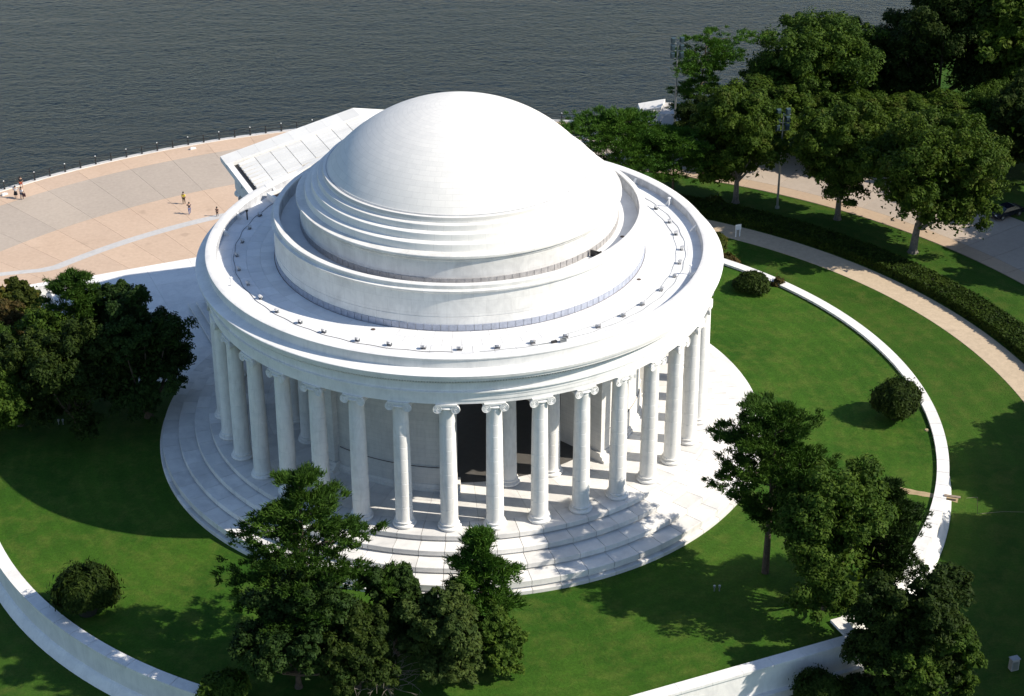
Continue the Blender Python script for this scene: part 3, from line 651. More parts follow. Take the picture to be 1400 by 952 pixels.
def needles(rg, tips, dirs, per, L, wd):
    n = len(tips); P = np.repeat(tips, per, 0); D = np.repeat(dirs, per, 0)
    a = unit(D * .9 + rg.normal(size=P.shape) * .65 + np.array([0, 0, .45])); s = L * rg.uniform(.6, 1.2, (len(P), 1))
    P = P + rg.normal(size=P.shape) * L * np.array([.42, .42, .16])
    side = unit(np.cross(a, rg.normal(size=P.shape))) * wd
    return np.stack([P - side, P + a * s, P + side], 1).reshape(-1, 3)
def pine(name, label, base, h, r, mt, seed, lo=.25, branches=46, tufts=13, per=16, L=.42, wd=.085, top_pow=.8, up=.12, gap=0.0, bark=BARK, shape=None, lean=(0, 0), cat='tree', group=None):
    rg = np.random.default_rng(seed); root = empty(name, base); tag(root, label, cat, group); mb = MB(); rt = max(.09, h * .017)
    def axis(f): return np.array([lean[0] * f ** 1.5, lean[1] * f ** 1.5, h * f])
    limb(mb, [Vector(axis(f)) - Vector((0, 0, .15 if f == 0 else 0)) for f in np.linspace(0, .97, 9)], rt * 1.2, rt * .12, 8)
    T = []; D = []
    for i in range(branches):
        f = lo + (1 - lo) * ((i + .5) / branches) ** .9
        if gap and rg.random() < gap: continue
        a = i * 2.39996 + rg.normal() * .35
        q = (f - lo) / (1 - lo)
        ln_ = r * (shape(q) if shape else (.35 + .65 * min(1, q * 4)) * (1 - q) ** top_pow + .07) * rg.uniform(.5, 1.15)
        d = np.array([math.cos(a), math.sin(a), up + .5 * q * q]); s = axis(f)
        bend = rg.normal() * .18; P = []
        for k in range(5):
            u = k / 4; da = a + bend * u; P.append(s + np.array([math.cos(da) * ln_ * u, math.sin(da) * ln_ * u, ln_ * (up * u + .28 * u * u * (1 if up > 0 else .3) - .10 * u)]))
        limb(mb, [Vector(x) for x in P], rt * .3 * (1 - .6 * q), .02, 5)
        nt_ = max(4, int(tufts * (.4 + .6 * ln_ / r)))
        for k in range(nt_):
            u = .25 + .75 * math.sqrt((k + rg.random()) / nt_); j = min(3, int(u * 4)); x = P[j] + (P[j + 1] - P[j]) * (u * 4 - j)
            sp = ln_ * .22 * (1.15 - abs(u - .7)); cl = lambda: float(np.clip(rg.normal(), -1.5, 1.5)); T.append(x + np.array([cl() * sp, cl() * sp, abs(rg.normal()) * sp * .16])); D.append(np.array([math.cos(a), math.sin(a), .3]))
    T.append(axis(1.0)); D.append(np.array([0, 0, 1.])); T.append(axis(.97)); D.append(np.array([0, 0, 1.]))
    V = needles(rg, np.array(T), np.array(D), per, L, wd)
    ob('crown', fast_mesh('crown', V, 3, mt), root); mb.obj('trunk', bark, root); return root
def shrub(name, label, base, h, r, mt, seed, n=9000, leaf=.2, spiky=.6, cat='shrub', group=None, lumps=14, core=True):
    """rounded bush: lumpy dome of upright sprigs over a twiggy core"""
    rg = np.random.default_rng(seed); root = empty(name, base); tag(root, label, cat, group)
    d = sph(rg, n); d[:, 2] = np.abs(d[:, 2]) * 1.0 - .12; d = unit(d)
    lc = sph(rg, lumps); lc[:, 2] = np.abs(lc[:, 2]); dot = (d @ lc.T).max(1); amp = rg.uniform(.6, 1.15, lumps)[(d @ lc.T).argmax(1)]; bump = (.56 + .48 * np.clip((dot - .5) / .5, 0, 1) * amp) * np.where(rg.random(n) < .07, rg.uniform(1.0, 1.2, n), 1.0)
    pos = d * np.array([r, r, h * .62]) * bump[:, None] * rg.uniform(.72, 1.04, (n, 1)) + np.array([0, 0, h * .36])
    pos[:, 2] = np.maximum(pos[:, 2], .05)
    nrm = unit(d + rg.normal(size=(n, 3)) * .45); al = unit(d * .5 + np.array([0, 0, 1.]) + rg.normal(size=(n, 3)) * .5)
    V = leaves(rg, pos, nrm, leaf, 1.4 + spiky * 1.4, al)
    ob('foliage', fast_mesh('foliage', V, 3, mt), root)
    if core:
        cm = MB().lathe([(0, .05), (r * .3, .1), (r * .45, h * .3), (r * .4, h * .55), (r * .2, h * .66), (0, h * .7)], 14, closed=False)
        cm.obj('twigs', CORE, root)
    return root

# ------------------------------------------------------------------ vegetation on the terrace lawn
pine('pine_tree', 'tall spreading green pine rising highest in front of the round steps', (-12.9, -37.7, LZ), 17.4, 6.4, PINE, 11, lo=.14, branches=40, tufts=36, per=46, L=.46, wd=.06, top_pow=.5, up=.06)
broad('evergreen_tree', 'dark bushy evergreen under the tall pine by the curved wall', 'tree', (-13.6, -41.4, LZ), 10.0, 4.4, HOLLY, 12, trunk=.15, crown_lo=.08)
broad('holly_tree', 'small dark rounded tree between the tall pine and the pointed green tree', 'tree', (-5.9, -37.4, LZ), 9.2, 2.5, HOLLY, 13, crown_lo=.1)
pine('conifer_tree', 'fresh green pointed tree close against the sunlit steps', (1.2, -36.6, LZ), 11.2, 3.7, PINE_B, 14, lo=.12, branches=52, tufts=27, per=30, L=.46, wd=.055, top_pow=.75, up=.22)
broad('greyish_tree', 'grey green leafy tree in front of the pointed green tree', 'tree', (-2.1, -41.0, LZ), 9.0, 3.1, GREYLEAF, 15, crown_lo=.05)
broad('broadleaf_tree', 'mid green low tree at the lawn edge beside the grey green tree', 'tree', (1.8, -39.6, LZ), 6.0, 2.3, BROAD, 16, crown_lo=.05)
broad('evergreen_tree', 'deep green tree filling the gap under the tall pine and the dead shrub', 'tree', (-8.8, -41.6, LZ), 7.6, 3.2, BROAD_D, 17, crown_lo=.05)
# dead grey shrub: bare twigs
ds = empty('dead_shrub', (-7.3, -41.2, LZ)); tag(ds, 'leafless grey brown dead shrub among the green trees', 'shrub')
rg = np.random.default_rng(7); mb = MB()
for i in range(70):
    d = sph(rg, 1)[0]; d[2] = abs(d[2]) * 1.3 + .35; d = unit(d); s = Vector((rg.normal() * .15, rg.normal() * .15, .1)); L = rg.uniform(2.8, 4.6); q = s
    for k in range(5):
        e = q + Vector(d) * L / 5; mb.tube(q, e, .045 - .007 * k, .04 - .007 * k, 4)
        for j in range(2):
            tw = unit(d + rg.normal(size=3) * .7); mb.tube(e, e + Vector(tw) * rg.uniform(.3, .7), .016, .008, 3)
        q = e; d = unit(d + rg.normal(size=3) * .2)
mb.obj('twigs', TWIG, ds)
pine('pine_tree', 'tall open pine with a bare dark trunk between the round steps and the leafy tree', (26.2, -27.0, LZ), 16.8, 5.4, PINE, 21, lo=.36, branches=40, tufts=36, per=46, L=.46, wd=.06, top_pow=.42, up=.02, gap=.08)
broad('broadleaf_tree', 'large dense green tree beside the open pine on the raised lawn', 'tree', (30.6, -32.4, LZ), 14.6, 5.0, BROAD, 22, trunk=.12, crown_lo=.05)
pine('conifer_tree', 'dark feathery conifer squeezed between the dense tree and the curved wall', (35.8, -29.4, LZ), 10.4, 4.0, HOLLY, 23, lo=.05, branches=56, tufts=27, per=30, L=.46, wd=.055, top_pow=.6, up=.15)
broad('broadleaf_tree', 'big dark green tree outside the wall corner of the terrace', 'tree', (35.6, -40.4, GZ), 14.6, 4.7, BROAD_D, 24, trunk=.12, crown_lo=.05)
broad('broadleaf_tree', 'olive green lower tree in front of the big dark tree outside the wall', 'tree', (37.2, -42.6, GZ), 9.4, 3.4, BROAD, 25, crown_lo=.05)
shrub('clipped_shrub', 'round clipped green shrub below the straight marble wall', (28.6, -41.6, GZ), 3.4, 2.4, HEDGE, 26, 9000, .16, .2, lumps=30)
shrub('dark_shrub', 'darker loose shrub beside the round clipped shrub below the wall', (32.3, -41.2, GZ), 2.5, 2.0, HOLLY, 27, 5000, .2, .3)
shrub('pale_shrub', 'pale green shrub between the darker shrub and the big tree', (34.0, -42.8, GZ), 2.8, 1.5, BROAD, 28, 4000, .2, .3)
shrub('yew_bush', 'solitary dark yew bush beside the curved wall in the shade edge', (-32.2, -30.8, LZ), 4.6, 2.6, YEW, 31, 34000, .16, .9, 'bush')
shrub('yew_bush', 'solitary dark yew bush against the curved wall on the open sunlit lawn', (43.2, -0.8, LZ), 4.5, 2.5, YEW, 32, 34000, .16, .9, 'bush')
shrub('rose_bush', 'low spreading dark bush leaning over the thin end of the curved wall', (33.2, 28.4, LZ), 2.0, 2.1, YEW, 33, 6000, .2, .8, 'bush')
shrub('flowering_bush', 'reddish flowering bush just outside the curved wall next to the cornice', (31.6, 39.6, GZ), 2.4, 1.8, REDLEAF, 34, 4500, .2, .4, 'bush')
shrub('yellow_shrub', 'yellow green shrub beside the pale path next to the cornice', (31.3, 45.2, GZ), 2.6, 1.7, BROAD_Y, 35, 4500, .2, .4, 'shrub')
shrub('flowering_bush', 'small reddish bush straddling the wall next to the low dark bush', (36.3, 29.6, GZ), 4.4, 1.0, REDLEAF, 36, 2600, .18, .4, 'bush')
shrub('pale_shrub', 'light green shrub under the tall pine at the wall by the frame edge', (-19.4, -42.9, LZ), 2.8, 2.1, BROAD, 37, 5000, .2, .4)
# grove between the landing and the shaded lawn
broad('holly_tree', 'dense dark tree touching the shaded steps of the rotunda', 'tree', (-31.6, 2.2, LZ), 14.6, 4.4, HOLLY, 41, trunk=.1, crown_lo=.04)
pine('pine_tree', 'green pine with a sunlit top in the middle of the shaded grove', (-38.6, 7.6, LZ), 13.4, 4.8, PINE, 42, lo=.2, branches=54, tufts=27, per=30, L=.46, wd=.055, top_pow=.5, up=.18)
broad('holly_tree', 'dark pointed tree just behind the dense one at the landing', 'tree', (-34.6, 8.6, LZ), 11.8, 3.2, HOLLY, 43, trunk=.1, crown_lo=.05)
broad('evergreen_tree', 'broad black green tree at the shaded lawn edge of the grove', 'tree', (-38.4, .2, LZ), 11.6, 5.6, BROAD_D, 44, trunk=.1, crown_lo=.03)
broad('broadleaf_tree', 'rounded tree with yellow green sunlit crown in front of the grove pine', 'tree', (-42.8, 5.0, LZ), 10.6, 4.6, BROAD, 45, trunk=.1, crown_lo=.05)
broad('broadleaf_tree', 'small thin crowned tree with yellowing leaves in front of the side stairs', 'tree', (-49.2, 24.4, GZ), 7.4, 3.6, BROAD_Y, 46, trunk=.3, crown_lo=.3)
broad('brown_tree', 'brownish leaved tree at the frame edge of the grove', 'tree', (-47.8, 9.0, LZ), 9.6, 4.0, REDLEAF, 47, crown_lo=.05)
broad('broadleaf_tree', 'light green low tree at the frame edge beside the shaded lawn', 'tree', (-46.2, -3.0, LZ), 9.2, 3.6, BROAD, 48, crown_lo=.05)
broad('evergreen_tree', 'dark low tree in the shade between the grove and the frame edge', 'tree', (-44.2, 1.0, LZ), 9.4, 4.2, BROAD_D, 49, crown_lo=.03)

# ------------------------------------------------------------------ vegetation beyond the path
pine('pine_tree', 'wide bright green pine behind the rotunda parapet', (20.6, 62.0, GZ), 11.2, 7.0, PINE_B, 51, lo=.32, branches=44, tufts=42, per=30, L=.46, wd=.055, top_pow=.35, up=.12, shape=lambda q: (1 - q * q) ** .5 + .06)
pine('pine_tree', 'bright green pine beside the wide one with a dark limb showing', (27.6, 60.2, GZ), 9.8, 6.0, PINE_B, 52, lo=.34, branches=40, tufts=40, per=30, L=.46, wd=.055, top_pow=.35, up=.12, shape=lambda q: (1 - q * q) ** .5 + .06)
pine('pine_tree', 'tall ragged pine leaning over the water beside the floodlight mast', (33.4, 82.6, GZ), 15.2, 6.6, PINE_B, 53, lo=.22, branches=46, tufts=34, per=30, L=.46, wd=.06, gap=.1, up=.0, shape=lambda q: .34 + .22 * abs(math.sin(q * 6.0)) + (.55 if .74 < q < .95 else 0), lean=(1.0, 0))
broad('oak_tree', 'dark olive oak with a stout flared trunk behind the parapet', 'tree', (35.8, 59.8, GZ), 15.4, 5.9, BROAD_O, 54, trunk=.22, crown_lo=.16, bark=BARK_GREY, lobes=38, per=190, leaf=.22, proto='far1')
broad('oak_tree', 'olive oak between the slim mast and the biggest forked oak', 'tree', (48.0, 54.1, GZ), 15.4, 5.9, BROAD_O, 55, trunk=.22, crown_lo=.17, bark=BARK_GREY, lobes=38, per=190, leaf=.22, proto='far0')
broad('oak_tree', 'broad spreading oak with a forked trunk beside the hedge', 'tree', (55.4, 44.0, GZ), 17.2, 9.2, BROAD_O, 56, trunk=.22, crown_lo=.18, bark=BARK_GREY, fork=True, lean=(1.2, .4), lobes=46, per=190, leaf=.22)
broad('willow_oak', 'large rounded green tree standing at the water edge behind the oaks', 'tree', (50.0, 84.0, GZ), 16.6, 10.8, BROAD, 57, trunk=.15, crown_lo=.06, lobes=38, per=190, leaf=.22, proto='far0')
broad('dark_tree', 'huge nearly black tree rising above the willow on the far shore', 'tree', (68.5, 88.0, GZ), 24.0, 9.6, BROAD_D, 58, trunk=.15, crown_lo=.04, lobes=38, per=190, leaf=.22, proto='far1')
broad('dark_tree', 'huge olive topped tree at the frame corner on the far shore', 'tree', (79.5, 85.0, GZ), 24.0, 10.0, BROAD_O, 59, trunk=.15, crown_lo=.04, lobes=38, per=190, leaf=.22, proto='far0')
broad('dark_tree', 'dark medium tree at the shore below the huge black tree', 'tree', (62.0, 88.5, GZ), 14.0, 5.8, BROAD_D, 60, crown_lo=.04, lobes=38, per=190, leaf=.22, proto='far1')
broad('dark_tree', 'dark tree overhanging the shaded road beside the forked oak', 'tree', (77.0, 63.5, GZ), 15.2, 8.2, BROAD_D, 61, trunk=.25, crown_lo=.2, lobes=38, per=190, leaf=.22, proto='far0')
broad('dark_tree', 'low bushy tree between the willow and the road', 'tree', (63.5, 72.5, GZ), 9.2, 7.0, BROAD_O, 62, crown_lo=.05, lobes=38, per=190, leaf=.22, proto='far1')
broad('dark_tree', 'low dark tree behind the forked oak across the road', 'tree', (72.5, 71.5, GZ), 10.5, 7.0, BROAD, 63, crown_lo=.05, lobes=38, per=190, leaf=.22, proto='far0')
broad('oak_tree', 'yellow green tree at the water edge behind the dark olive oak', 'tree', (42.5, 75.0, GZ), 11.0, 6.6, BROAD_O, 64, crown_lo=.1, lobes=38, per=190, leaf=.22, proto='far1')
broad('oak_tree', 'lower olive tree between the two oaks across the road', 'tree', (52.5, 73.0, GZ), 9.5, 6.0, BROAD_O, 67, crown_lo=.06, proto='far0')
broad('dark_tree', 'dark tree beside the road behind the dark olive oak', 'tree', (33.5, 73.5, GZ), 9.0, 4.6, BROAD_D, 68, crown_lo=.06, proto='far0')
broad('dark_tree', 'low dark thicket tree where the shaded road leaves the picture', 'tree', (77.0, 69.0, GZ), 8.0, 5.2, BROAD_D, 69, crown_lo=.06, proto='far1')
shrub('pale_shrub', 'small light green shrub on the shaded grass below the wide pine', (29.0, 58.5, GZ), 1.4, 1.2, BROAD_Y, 65, 1800, .2, .3)
shrub('pale_shrub', 'small yellow shrub on the shaded grass beside the oak trunk', (32.8, 58.6, GZ), 1.4, 1.3, BROAD_Y, 66, 1800, .2, .3)
# trees outside the picture whose shade lies on the lower lawn and the road
SHD = [(70.0, -11.0, 16.5, 8.0), (64.5, -24.5, 16.0, 7.6), (60.5, -38.0, 16.0, 7.6), (74.0, -2.0, 14.5, 6.2), (57.5, -51.0, 16.0, 7.0), (82.5, 37.0, 17.0, 8.0), (86.5, 50.0, 17.0, 8.0), (84.0, 22.0, 10.0, 4.6)]
SL = ['shade tree on the lower lawn across from the yew bush', 'shade tree on the lower lawn across from the dirt track', 'shade tree on the lower lawn across from the wall corner', 'smaller shade tree beyond the path bend', 'shade tree on the lower lawn past the big dark tree', 'shade tree across the road from the hedge', 'shade tree across the road from the forked oak', 'small shade tree at the end of the hedge']
for i, ((x, y, h, r), lb) in enumerate(zip(SHD, SL)):
    broad('shade_tree', lb, 'tree', (x, y, GZ), h, r, BROAD_O, 70 + i, trunk=.25, crown_lo=.22, bark=BARK_GREY, proto='far0')

# hedge along the path
hg = empty('hedge', (0, 0, GZ)); tag(hg, 'long clipped dark hedge curving along the tan path', 'hedge')
A0, A1 = 97.0, 161.0
MB().lathe([(63.45, 0), (66.75, 0), (66.7, .92), (63.5, .92)], 60, az(A0), az(A1)).obj('twigs', CORE, hg)
rg = np.random.default_rng(90); n = 46000
a = np.radians(rg.uniform(A0, A1, n)); u = rg.uniform(0, 1, n); side = rg.random(n)
rr = np.where(side < .62, 63.3 + 3.6 * u, np.where(side < .84, 63.35, 66.85)) + rg.normal(size=n) * .07
zz_ = np.where(side < .62, 1.02, u * 1.0) + rg.normal(size=n) * .07 + .06 * np.sin(a * 190) * np.sin(rr * 2.3)
pos = np.stack([rr * np.sin(a), -rr * np.cos(a), zz_], 1); rdir = np.stack([np.sin(a), -np.cos(a), 0 * a], 1)
nr = np.where((side < .62)[:, None], np.array([0, 0, 1.]), np.where((side < .84)[:, None], -rdir, rdir)); nr = unit(nr + rg.normal(size=(n, 3)) * .55)
ob('foliage', fast_mesh('foliage', leaves(rg, pos, nr, .2, 1.4), 3, HEDGE), hg)

# ------------------------------------------------------------------ floodlight masts
def mast(base, h, label):
    root = empty('floodlight_mast', base, rad(8)); tag(root, label, 'light mast')
    MB().tube((0, 0, 0), (0, 0, h), .16, .09, 10).tube((0, 0, 0), (0, 0, .3), .3, .26, 10).obj('pole', GREY_METAL, root)
    for k, z in enumerate((h - .2, h - 1.25, h - 2.3)):
        am = MB().tube((-.95, 0, z), (.95, 0, z), .045, n=6).obj('cross_arm', GREY_METAL, root)
        for s in (-1, 1):
            lh = MB().hexa([Vector((s * .62 + x, y, z + .42 + q)) for x, y, q in ((-.2, -.25, -.3), (.2, -.25, -.3), (.32, .25, -.38), (-.32, .25, -.38), (-.2, -.25, .3), (.2, -.25, .3), (.32, .25, .38), (-.32, .25, .38))]).obj('lamp_head', TEAL, root)
            MB().box((s * .62, .27, z + .42), (.6, .03, .7)).obj('lens', DARK_GLASS, lh)
mast((29.8, 78.6, GZ), 15.4, 'tall grey floodlight mast beside the ragged pine at the water')
mast((40.9, 57.8, GZ), 13.0, 'slim grey floodlight mast between two olive oaks')

# ------------------------------------------------------------------ small things on the ground
bl = empty('concrete_landing', (30.5, 89.0, GZ)); tag(bl, 'pale angular concrete landing with a sloped top at the water edge', 'landing stage')
MB().hexa([Vector(v) for v in ((-4.2, -1.6, 0), (3.8, -2.4, 0), (4.6, 2.6, 0), (-4.4, 2.4, 0), (-3.4, -.6, 1.3), (3.2, -1.2, 1.5), (3.8, 2.2, 1.9), (-2.2, 2.2, 2.0))]).obj('ramp', STRIP, bl)
MB().hexa([Vector(v) for v in ((-4.3, .6, 1.0), (-1.4, .2, 1.62), (-.6, 2.3, 2.0), (-4.5, 2.45, 1.2), (-4.3, .6, 1.5), (-1.4, .2, 2.0), (-.6, 2.3, 2.5), (-4.5, 2.45, 1.8))]).obj('raised_slab', MARBLE_STEP, bl)
MB().box((-3.2, -1.0, .8), (1.8, .5, .7), rz=.15).obj('opening', BLACK, bl)
sg = empty('sign_panel', (34.6, 49.3, GZ), rad(20)); tag(sg, 'small white notice board on legs at the edge of the tan path', 'sign')
MB().box((-.28, 0, .8), (.1, .1, 1.6)).box((.28, 0, .8), (.1, .1, 1.6)).obj('legs', WHITE_PAINT, sg); MB().box((0, -.06, 1.35), (.8, .06, .7)).obj('board', WHITE_PAINT, sg)
def ground_light(loc, label):
    g = empty('ground_spotlight', loc); tag(g, label, 'spotlight')
    for s in (-.22, .22):
        MB().tube((s, 0, 0), (s, 0, .45), .05, n=8).obj('stem', GREY_METAL, g); MB().lathe([(0, .34), (.09, .36), (.12, .56), (.1, .6), (0, .6)], 12, closed=False, c=(s, 0, 0)).obj('lamp_head', GREY_METAL, g)
PALE = plain('pale_enamel', (.34, .34, .35), .6)
ground_light((-40.2, 1.0, LZ), 'pair of small white spotlights in the dark grass under the grove')
ground_light((21.6, -29.6, LZ), 'pair of small white spotlights in the grass before the open pine')
bx = empty('utility_box', (45.7, -37.3, GZ), .3); tag(bx, 'small pale utility cabinet on the shaded lower lawn', 'cabinet')
MB().box((0, 0, .55), (.7, .5, 1.1)).obj('cabinet', PALE, bx); MB().box((0, 0, 1.13), (.8, .6, .07)).obj('lid', PALE, bx); MB().box((0, -.26, .5), (.5, .03, .8)).obj('door', GREY_METAL, bx)
pk = MB().box((45.35, -16.0, LZ + .36), (1.5, .32, .08), rz=-.32).box((44.75, -15.8, LZ + .16), (.2, .32, .3), rz=-.32).obj('plank', plain('weathered_plank', (.26, .20, .15), .8)); tag(pk, 'short weathered wooden plank laid across the curved wall', 'plank')
hs = MB(); P = [Vector((46.6, -16.3, LZ + .33)), Vector((47.65, -16.2, LZ + .33)), Vector((48.3, -14.9, GZ + .7)), Vector((49.2, -13.9, GZ + .08)), Vector((51.2, -13.6, GZ + .05)), Vector((53.5, -13.8, GZ + .05)), Vector((58, -13.6, GZ + .05))]
for p, q in zip(P, P[1:]): hs.tube(p, q, .025, n=5)
tag(hs.obj('garden_hose', plain('hose_tan', (.16, .16, .09), .6)), 'thin hose trailing from the plank over the wall into the shaded grass', 'hose')
for i, (x, y, lb) in enumerate(((45.9, -3.4, 'round valve lid in the grass beside the curved wall near the yew bush'), (45.9, -9.2, 'round valve lid in the grass beside the curved wall near the dirt track'))):
    tag(MB().lathe([(0, .05), (.22, .05), (.25, 0), (.2, 0), (.2, .08), (.08, .09), (0, .09)], 12, closed=False).obj('valve_lid', DIRT, loc=(x, y, LZ)), lb, 'valve lid')

# dark car in the shade of the road
def car(base, rz, label):
    root = empty('parked_car', base, rz); tag(root, label, 'car')
    paint = plain('car_paint', (.012, .014, .022), .25); L, W = 4.6, 1.8
    prof = [(-2.3, .35), (-2.3, .75), (-2.15, .9), (-1.3, 1.0), (-.65, 1.42), (.7, 1.45), (1.5, 1.02), (2.2, .92), (2.3, .7), (2.3, .35)]
    V = [(x, -W / 2 * (.86 if z > 1.1 else 1), z) for x, z in prof] + [(x, W / 2 * (.86 if z > 1.1 else 1), z) for x, z in prof]; n = len(prof)
    F = [tuple(range(n)), tuple(range(2 * n - 1, n - 1, -1))] + [(i, (i + 1) % n, n + (i + 1) % n, n + i) for i in range(n)]
    ob('body', mk('body', V, F, paint), root)
    for x in (-1.4, 1.4):
        for y in (-.86, .86):
            wl = MB().tube((x, y - .1, .33), (x, y + .1, .33), .33, n=16).obj('wheel', BLACK, root); MB().tube((x, y - .11 if y < 0 else y - .02, .33), (x, y + .02 if y < 0 else y + .11, .33), .19, n=12).obj('rim', GREY_METAL, wl)
    MB().hexa([Vector(v) for v in ((-1.28, -.72, 1.03), (-1.28, .72, 1.03), (-.69, .68, 1.41), (-.69, -.68, 1.41), (-1.33, -.72, 1.05), (-1.33, .72, 1.05), (-.74, .68, 1.43), (-.74, -.68, 1.43))]).obj('windscreen', DARK_GLASS, root)
    MB().hexa([Vector(v) for v in ((1.46, -.72, 1.05), (1.46, .72, 1.05), (.74, .68, 1.42), (.74, -.68, 1.42), (1.5, -.72, 1.07), (1.5, .72, 1.07), (.78, .68, 1.45), (.78, -.68, 1.45))]).obj('rear_window', DARK_GLASS, root)
    for s in (-.6, .6): MB().box((-2.31, s, .72), (.05, .34, .14)).obj('headlight', WHITE_PAINT, root)
car((69.6, 54.2, GZ + .07), rad(28), 'dark car parked in deep shade on the road under the oak')

# ------------------------------------------------------------------ people on the plaza
def skin_mesh(name, verts, edges, radii, mt, root_i=0):
    me = bpy.data.meshes.new(name); me.from_pydata(verts, edges, []); o = bpy.data.objects.new(name, me); COL.objects.link(o)
    md = o.modifiers.new('s', 'SKIN'); md.use_smooth_shade = True; sb = o.modifiers.new('u', 'SUBSURF'); sb.levels = 1; sb.render_levels = 1
    for i, (a, b) in enumerate(radii): me.skin_vertices[0].data[i].radius = (a, b); me.skin_vertices[0].data[i].use_root = (i == root_i)
    dg = bpy.context.evaluated_depsgraph_get(); dg.update(); res = bpy.data.meshes.new_from_object(o.evaluated_get(dg)); res.name = name
    bpy.data.objects.remove(o); res.materials.clear(); res.materials.append(mt); return res
SKIN = plain('skin', (.42, .26, .18), .6); HAIR = plain('hair', (.02, .014, .01), .7)
def cloth(n, c): return plain('cloth_' + n, c, .85)
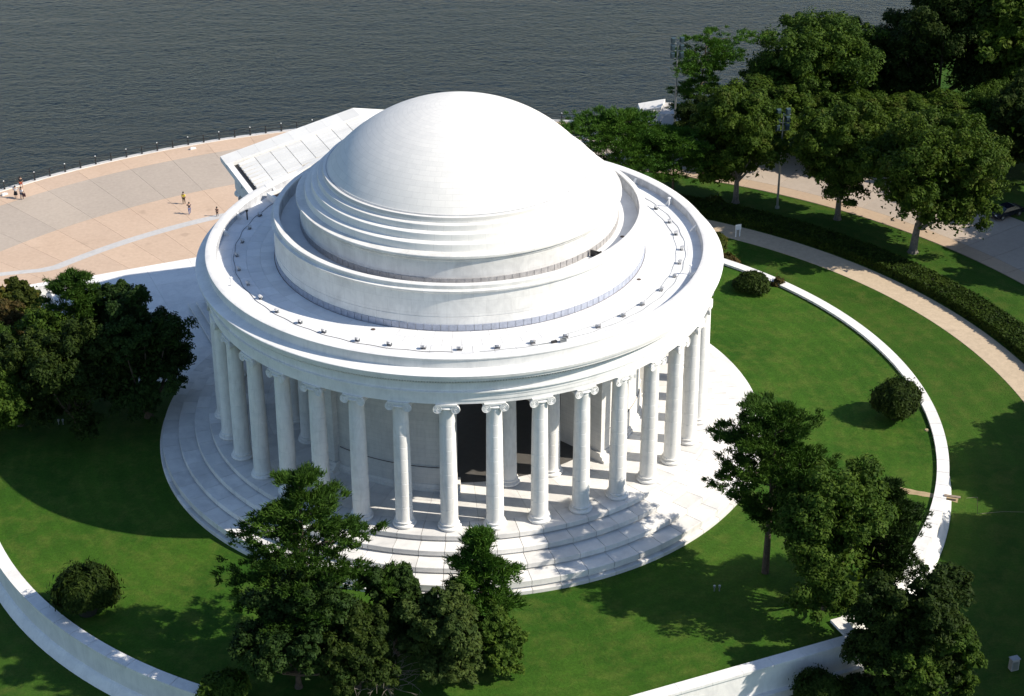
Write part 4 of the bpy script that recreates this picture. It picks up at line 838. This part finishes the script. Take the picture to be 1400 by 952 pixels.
def person(loc, rz, label, H=1.7, top=(.5, .5, .5), bottom=(.05, .05, .06), stride=.18, arms='down', shorts=False, skirt=False):
    s = H / 1.75; root = empty('person', loc, rz); tag(root, label, 'person', None)
    hipz, knee, ank = .92 * s, .50 * s, .08 * s; sh = 1.42 * s; hd_ = 1.62 * s; f = stride
    if arms == 'up': el = [(-.30 * s, -.12, 1.28 * s), (.30 * s, -.12, 1.28 * s)]; hn = [(-.09 * s, -.30, 1.52 * s), (.09 * s, -.30, 1.52 * s)]
    elif arms == 'out': el = [(-.34 * s, 0, 1.2 * s), (.30 * s, -.05, 1.15 * s)]; hn = [(-.42 * s, -.15, 1.05 * s), (.22 * s, -.25, 1.05 * s)]
    else: el = [(-.27 * s, .03, 1.14 * s), (.27 * s, .03, 1.14 * s)]; hn = [(-.29 * s, -.08, .88 * s), (.29 * s, -.08, .88 * s)]
    V = [(0, 0, hipz), (0, 0, 1.15 * s), (0, 0, sh), (0, -.01, 1.52 * s), (0, -.02, hd_), (0, -.02, 1.72 * s), (-.19 * s, 0, sh - .02), (.19 * s, 0, sh - .02), el[0], el[1], hn[0], hn[1],
         (-.10 * s, 0, hipz - .06), (.10 * s, 0, hipz - .06), (-.11 * s, -f * .5, knee), (.11 * s, f * .3, knee), (-.11 * s, -f, ank), (.11 * s, f, ank), (-.12 * s, -f - .16, .04 * s), (.12 * s, f - .16, .04 * s)]
    E_ = [(0, 1), (1, 2), (2, 3), (3, 4), (4, 5), (2, 6), (2, 7), (6, 8), (7, 9), (8, 10), (9, 11), (0, 12), (0, 13), (12, 14), (13, 15), (14, 16), (15, 17), (16, 18), (17, 19)]
    Rr = [(.15, .11), (.14, .10), (.13, .10), (.055, .055), (.095, .105), (.06, .07), (.07, .07), (.07, .07), (.045, .045), (.045, .045), (.04, .04), (.04, .04), (.09, .09), (.09, .09), (.06, .06), (.06, .06), (.042, .042), (.042, .042), (.035, .03), (.035, .03)]
    ob('body', skin_mesh('body', V, E_, [(a * s, b * s) for a, b in Rr], SKIN), root)
    idx = [0, 1, 2, 6, 7, 8, 9]; mp = {k: i for i, k in enumerate(idx)}
    ob('shirt', skin_mesh('shirt', [V[k] for k in idx], [(mp[a], mp[b]) for a, b in E_ if a in mp and b in mp], [(x * 1.18 * s, y * 1.2 * s) for x, y in (Rr[k] for k in idx)], cloth('top%.2f%.2f' % (top[0], top[2]), top)), root)
    if skirt:
        MB().lathe([(.16 * s, 1.0 * s), (.2 * s, .9 * s), (.27 * s, .5 * s), (.25 * s, .5 * s), (.15 * s, .98 * s)], 16).obj('skirt', cloth('bot%.2f' % bottom[0], bottom), root, 40)
    else:
        idx = [0, 12, 13, 14, 15] + ([] if shorts else [16, 17]); mp = {k: i for i, k in enumerate(idx)}
        ob('trousers', skin_mesh('trousers', [V[k] for k in idx], [(mp[a], mp[b]) for a, b in E_ if a in mp and b in mp], [(x * 1.2 * s, y * 1.2 * s) for x, y in (Rr[k] for k in idx)], cloth('bot%.2f%.2f' % (bottom[0], bottom[2]), bottom)), root)
    MB().lathe([(0, .16), (.07, .14), (.112, .06), (.115, 0), (.095, -.05), (0, -.06)], 14, closed=False, c=(0, .015, 0)).obj('hair', HAIR, root, 60, loc=(0, 0, hd_ + .03 * s))
    return root
person((-35.63, 61.76, PZ + .003), rad(160), 'person in a bright yellow top and dark trousers standing on the plaza', 1.72, (.80, .66, .06), (.05, .035, .02), .08)
person((-34.51, 58.51, PZ + .003), rad(200), 'person in a dark navy top and blue jeans with both hands raised to the face', 1.66, (.02, .025, .05), (.10, .14, .30), .2, 'up')
person((-30.9, 57.68, PZ + .003), rad(170), 'short person in dark maroon clothes standing by the pale paving strip', 1.3, (.045, .02, .022), (.03, .014, .012), .05)
person((-57.81, 64.61, PZ + .003), rad(190), 'person in a light grey top and black skirt in the group by the seawall', 1.74, (.55, .56, .58), (.02, .02, .022), .1, 'out', skirt=True)
person((-56.95, 64.17, PZ + .003), rad(150), 'person in a white top and dark trousers carrying a dark bag by the seawall', 1.72, (.78, .78, .8), (.05, .06, .10), .12)
person((-57.75, 67.8, PZ + .003), rad(180), 'person in a black top and red shorts nearest the railing', 1.7, (.02, .018, .02), (.45, .08, .03), .15, shorts=True)
bg_ = empty('shoulder_bag', (-56.6, 64.05, PZ + .45)); tag(bg_, 'dark bag hanging beside the person in the white top', 'bag')
MB().hexa([Vector(v) for v in ((-.2, -.1, 0), (.2, -.1, 0), (.2, .1, 0), (-.2, .1, 0), (-.15, -.07, .42), (.15, -.07, .42), (.15, .07, .42), (-.15, .07, .42))]).obj('bag_body', cloth('bag', (.05, .02, .025)), bg_)
MB().tube((-.12, 0, .42), (-.06, 0, .85), .02, n=5).tube((.12, 0, .42), (-.06, 0, .85), .02, n=5).obj('strap', BLACK, bg_)
for i, (a, r) in enumerate(((222.2, 88.6), (226.9, 88.4), (204.5, 88.5))):
    tag(MB().box((0, 0, .12), (.8, .3, .2)).box((.1, 0, .26), (.5, .24, .1)).obj('stone_block', MARBLE, loc=(r * math.sin(rad(a)), -r * math.cos(rad(a)), PZ + .003), rz=rad(a)), 'low white stone block beside the railing post', 'stone block', 'white blocks along the railing')
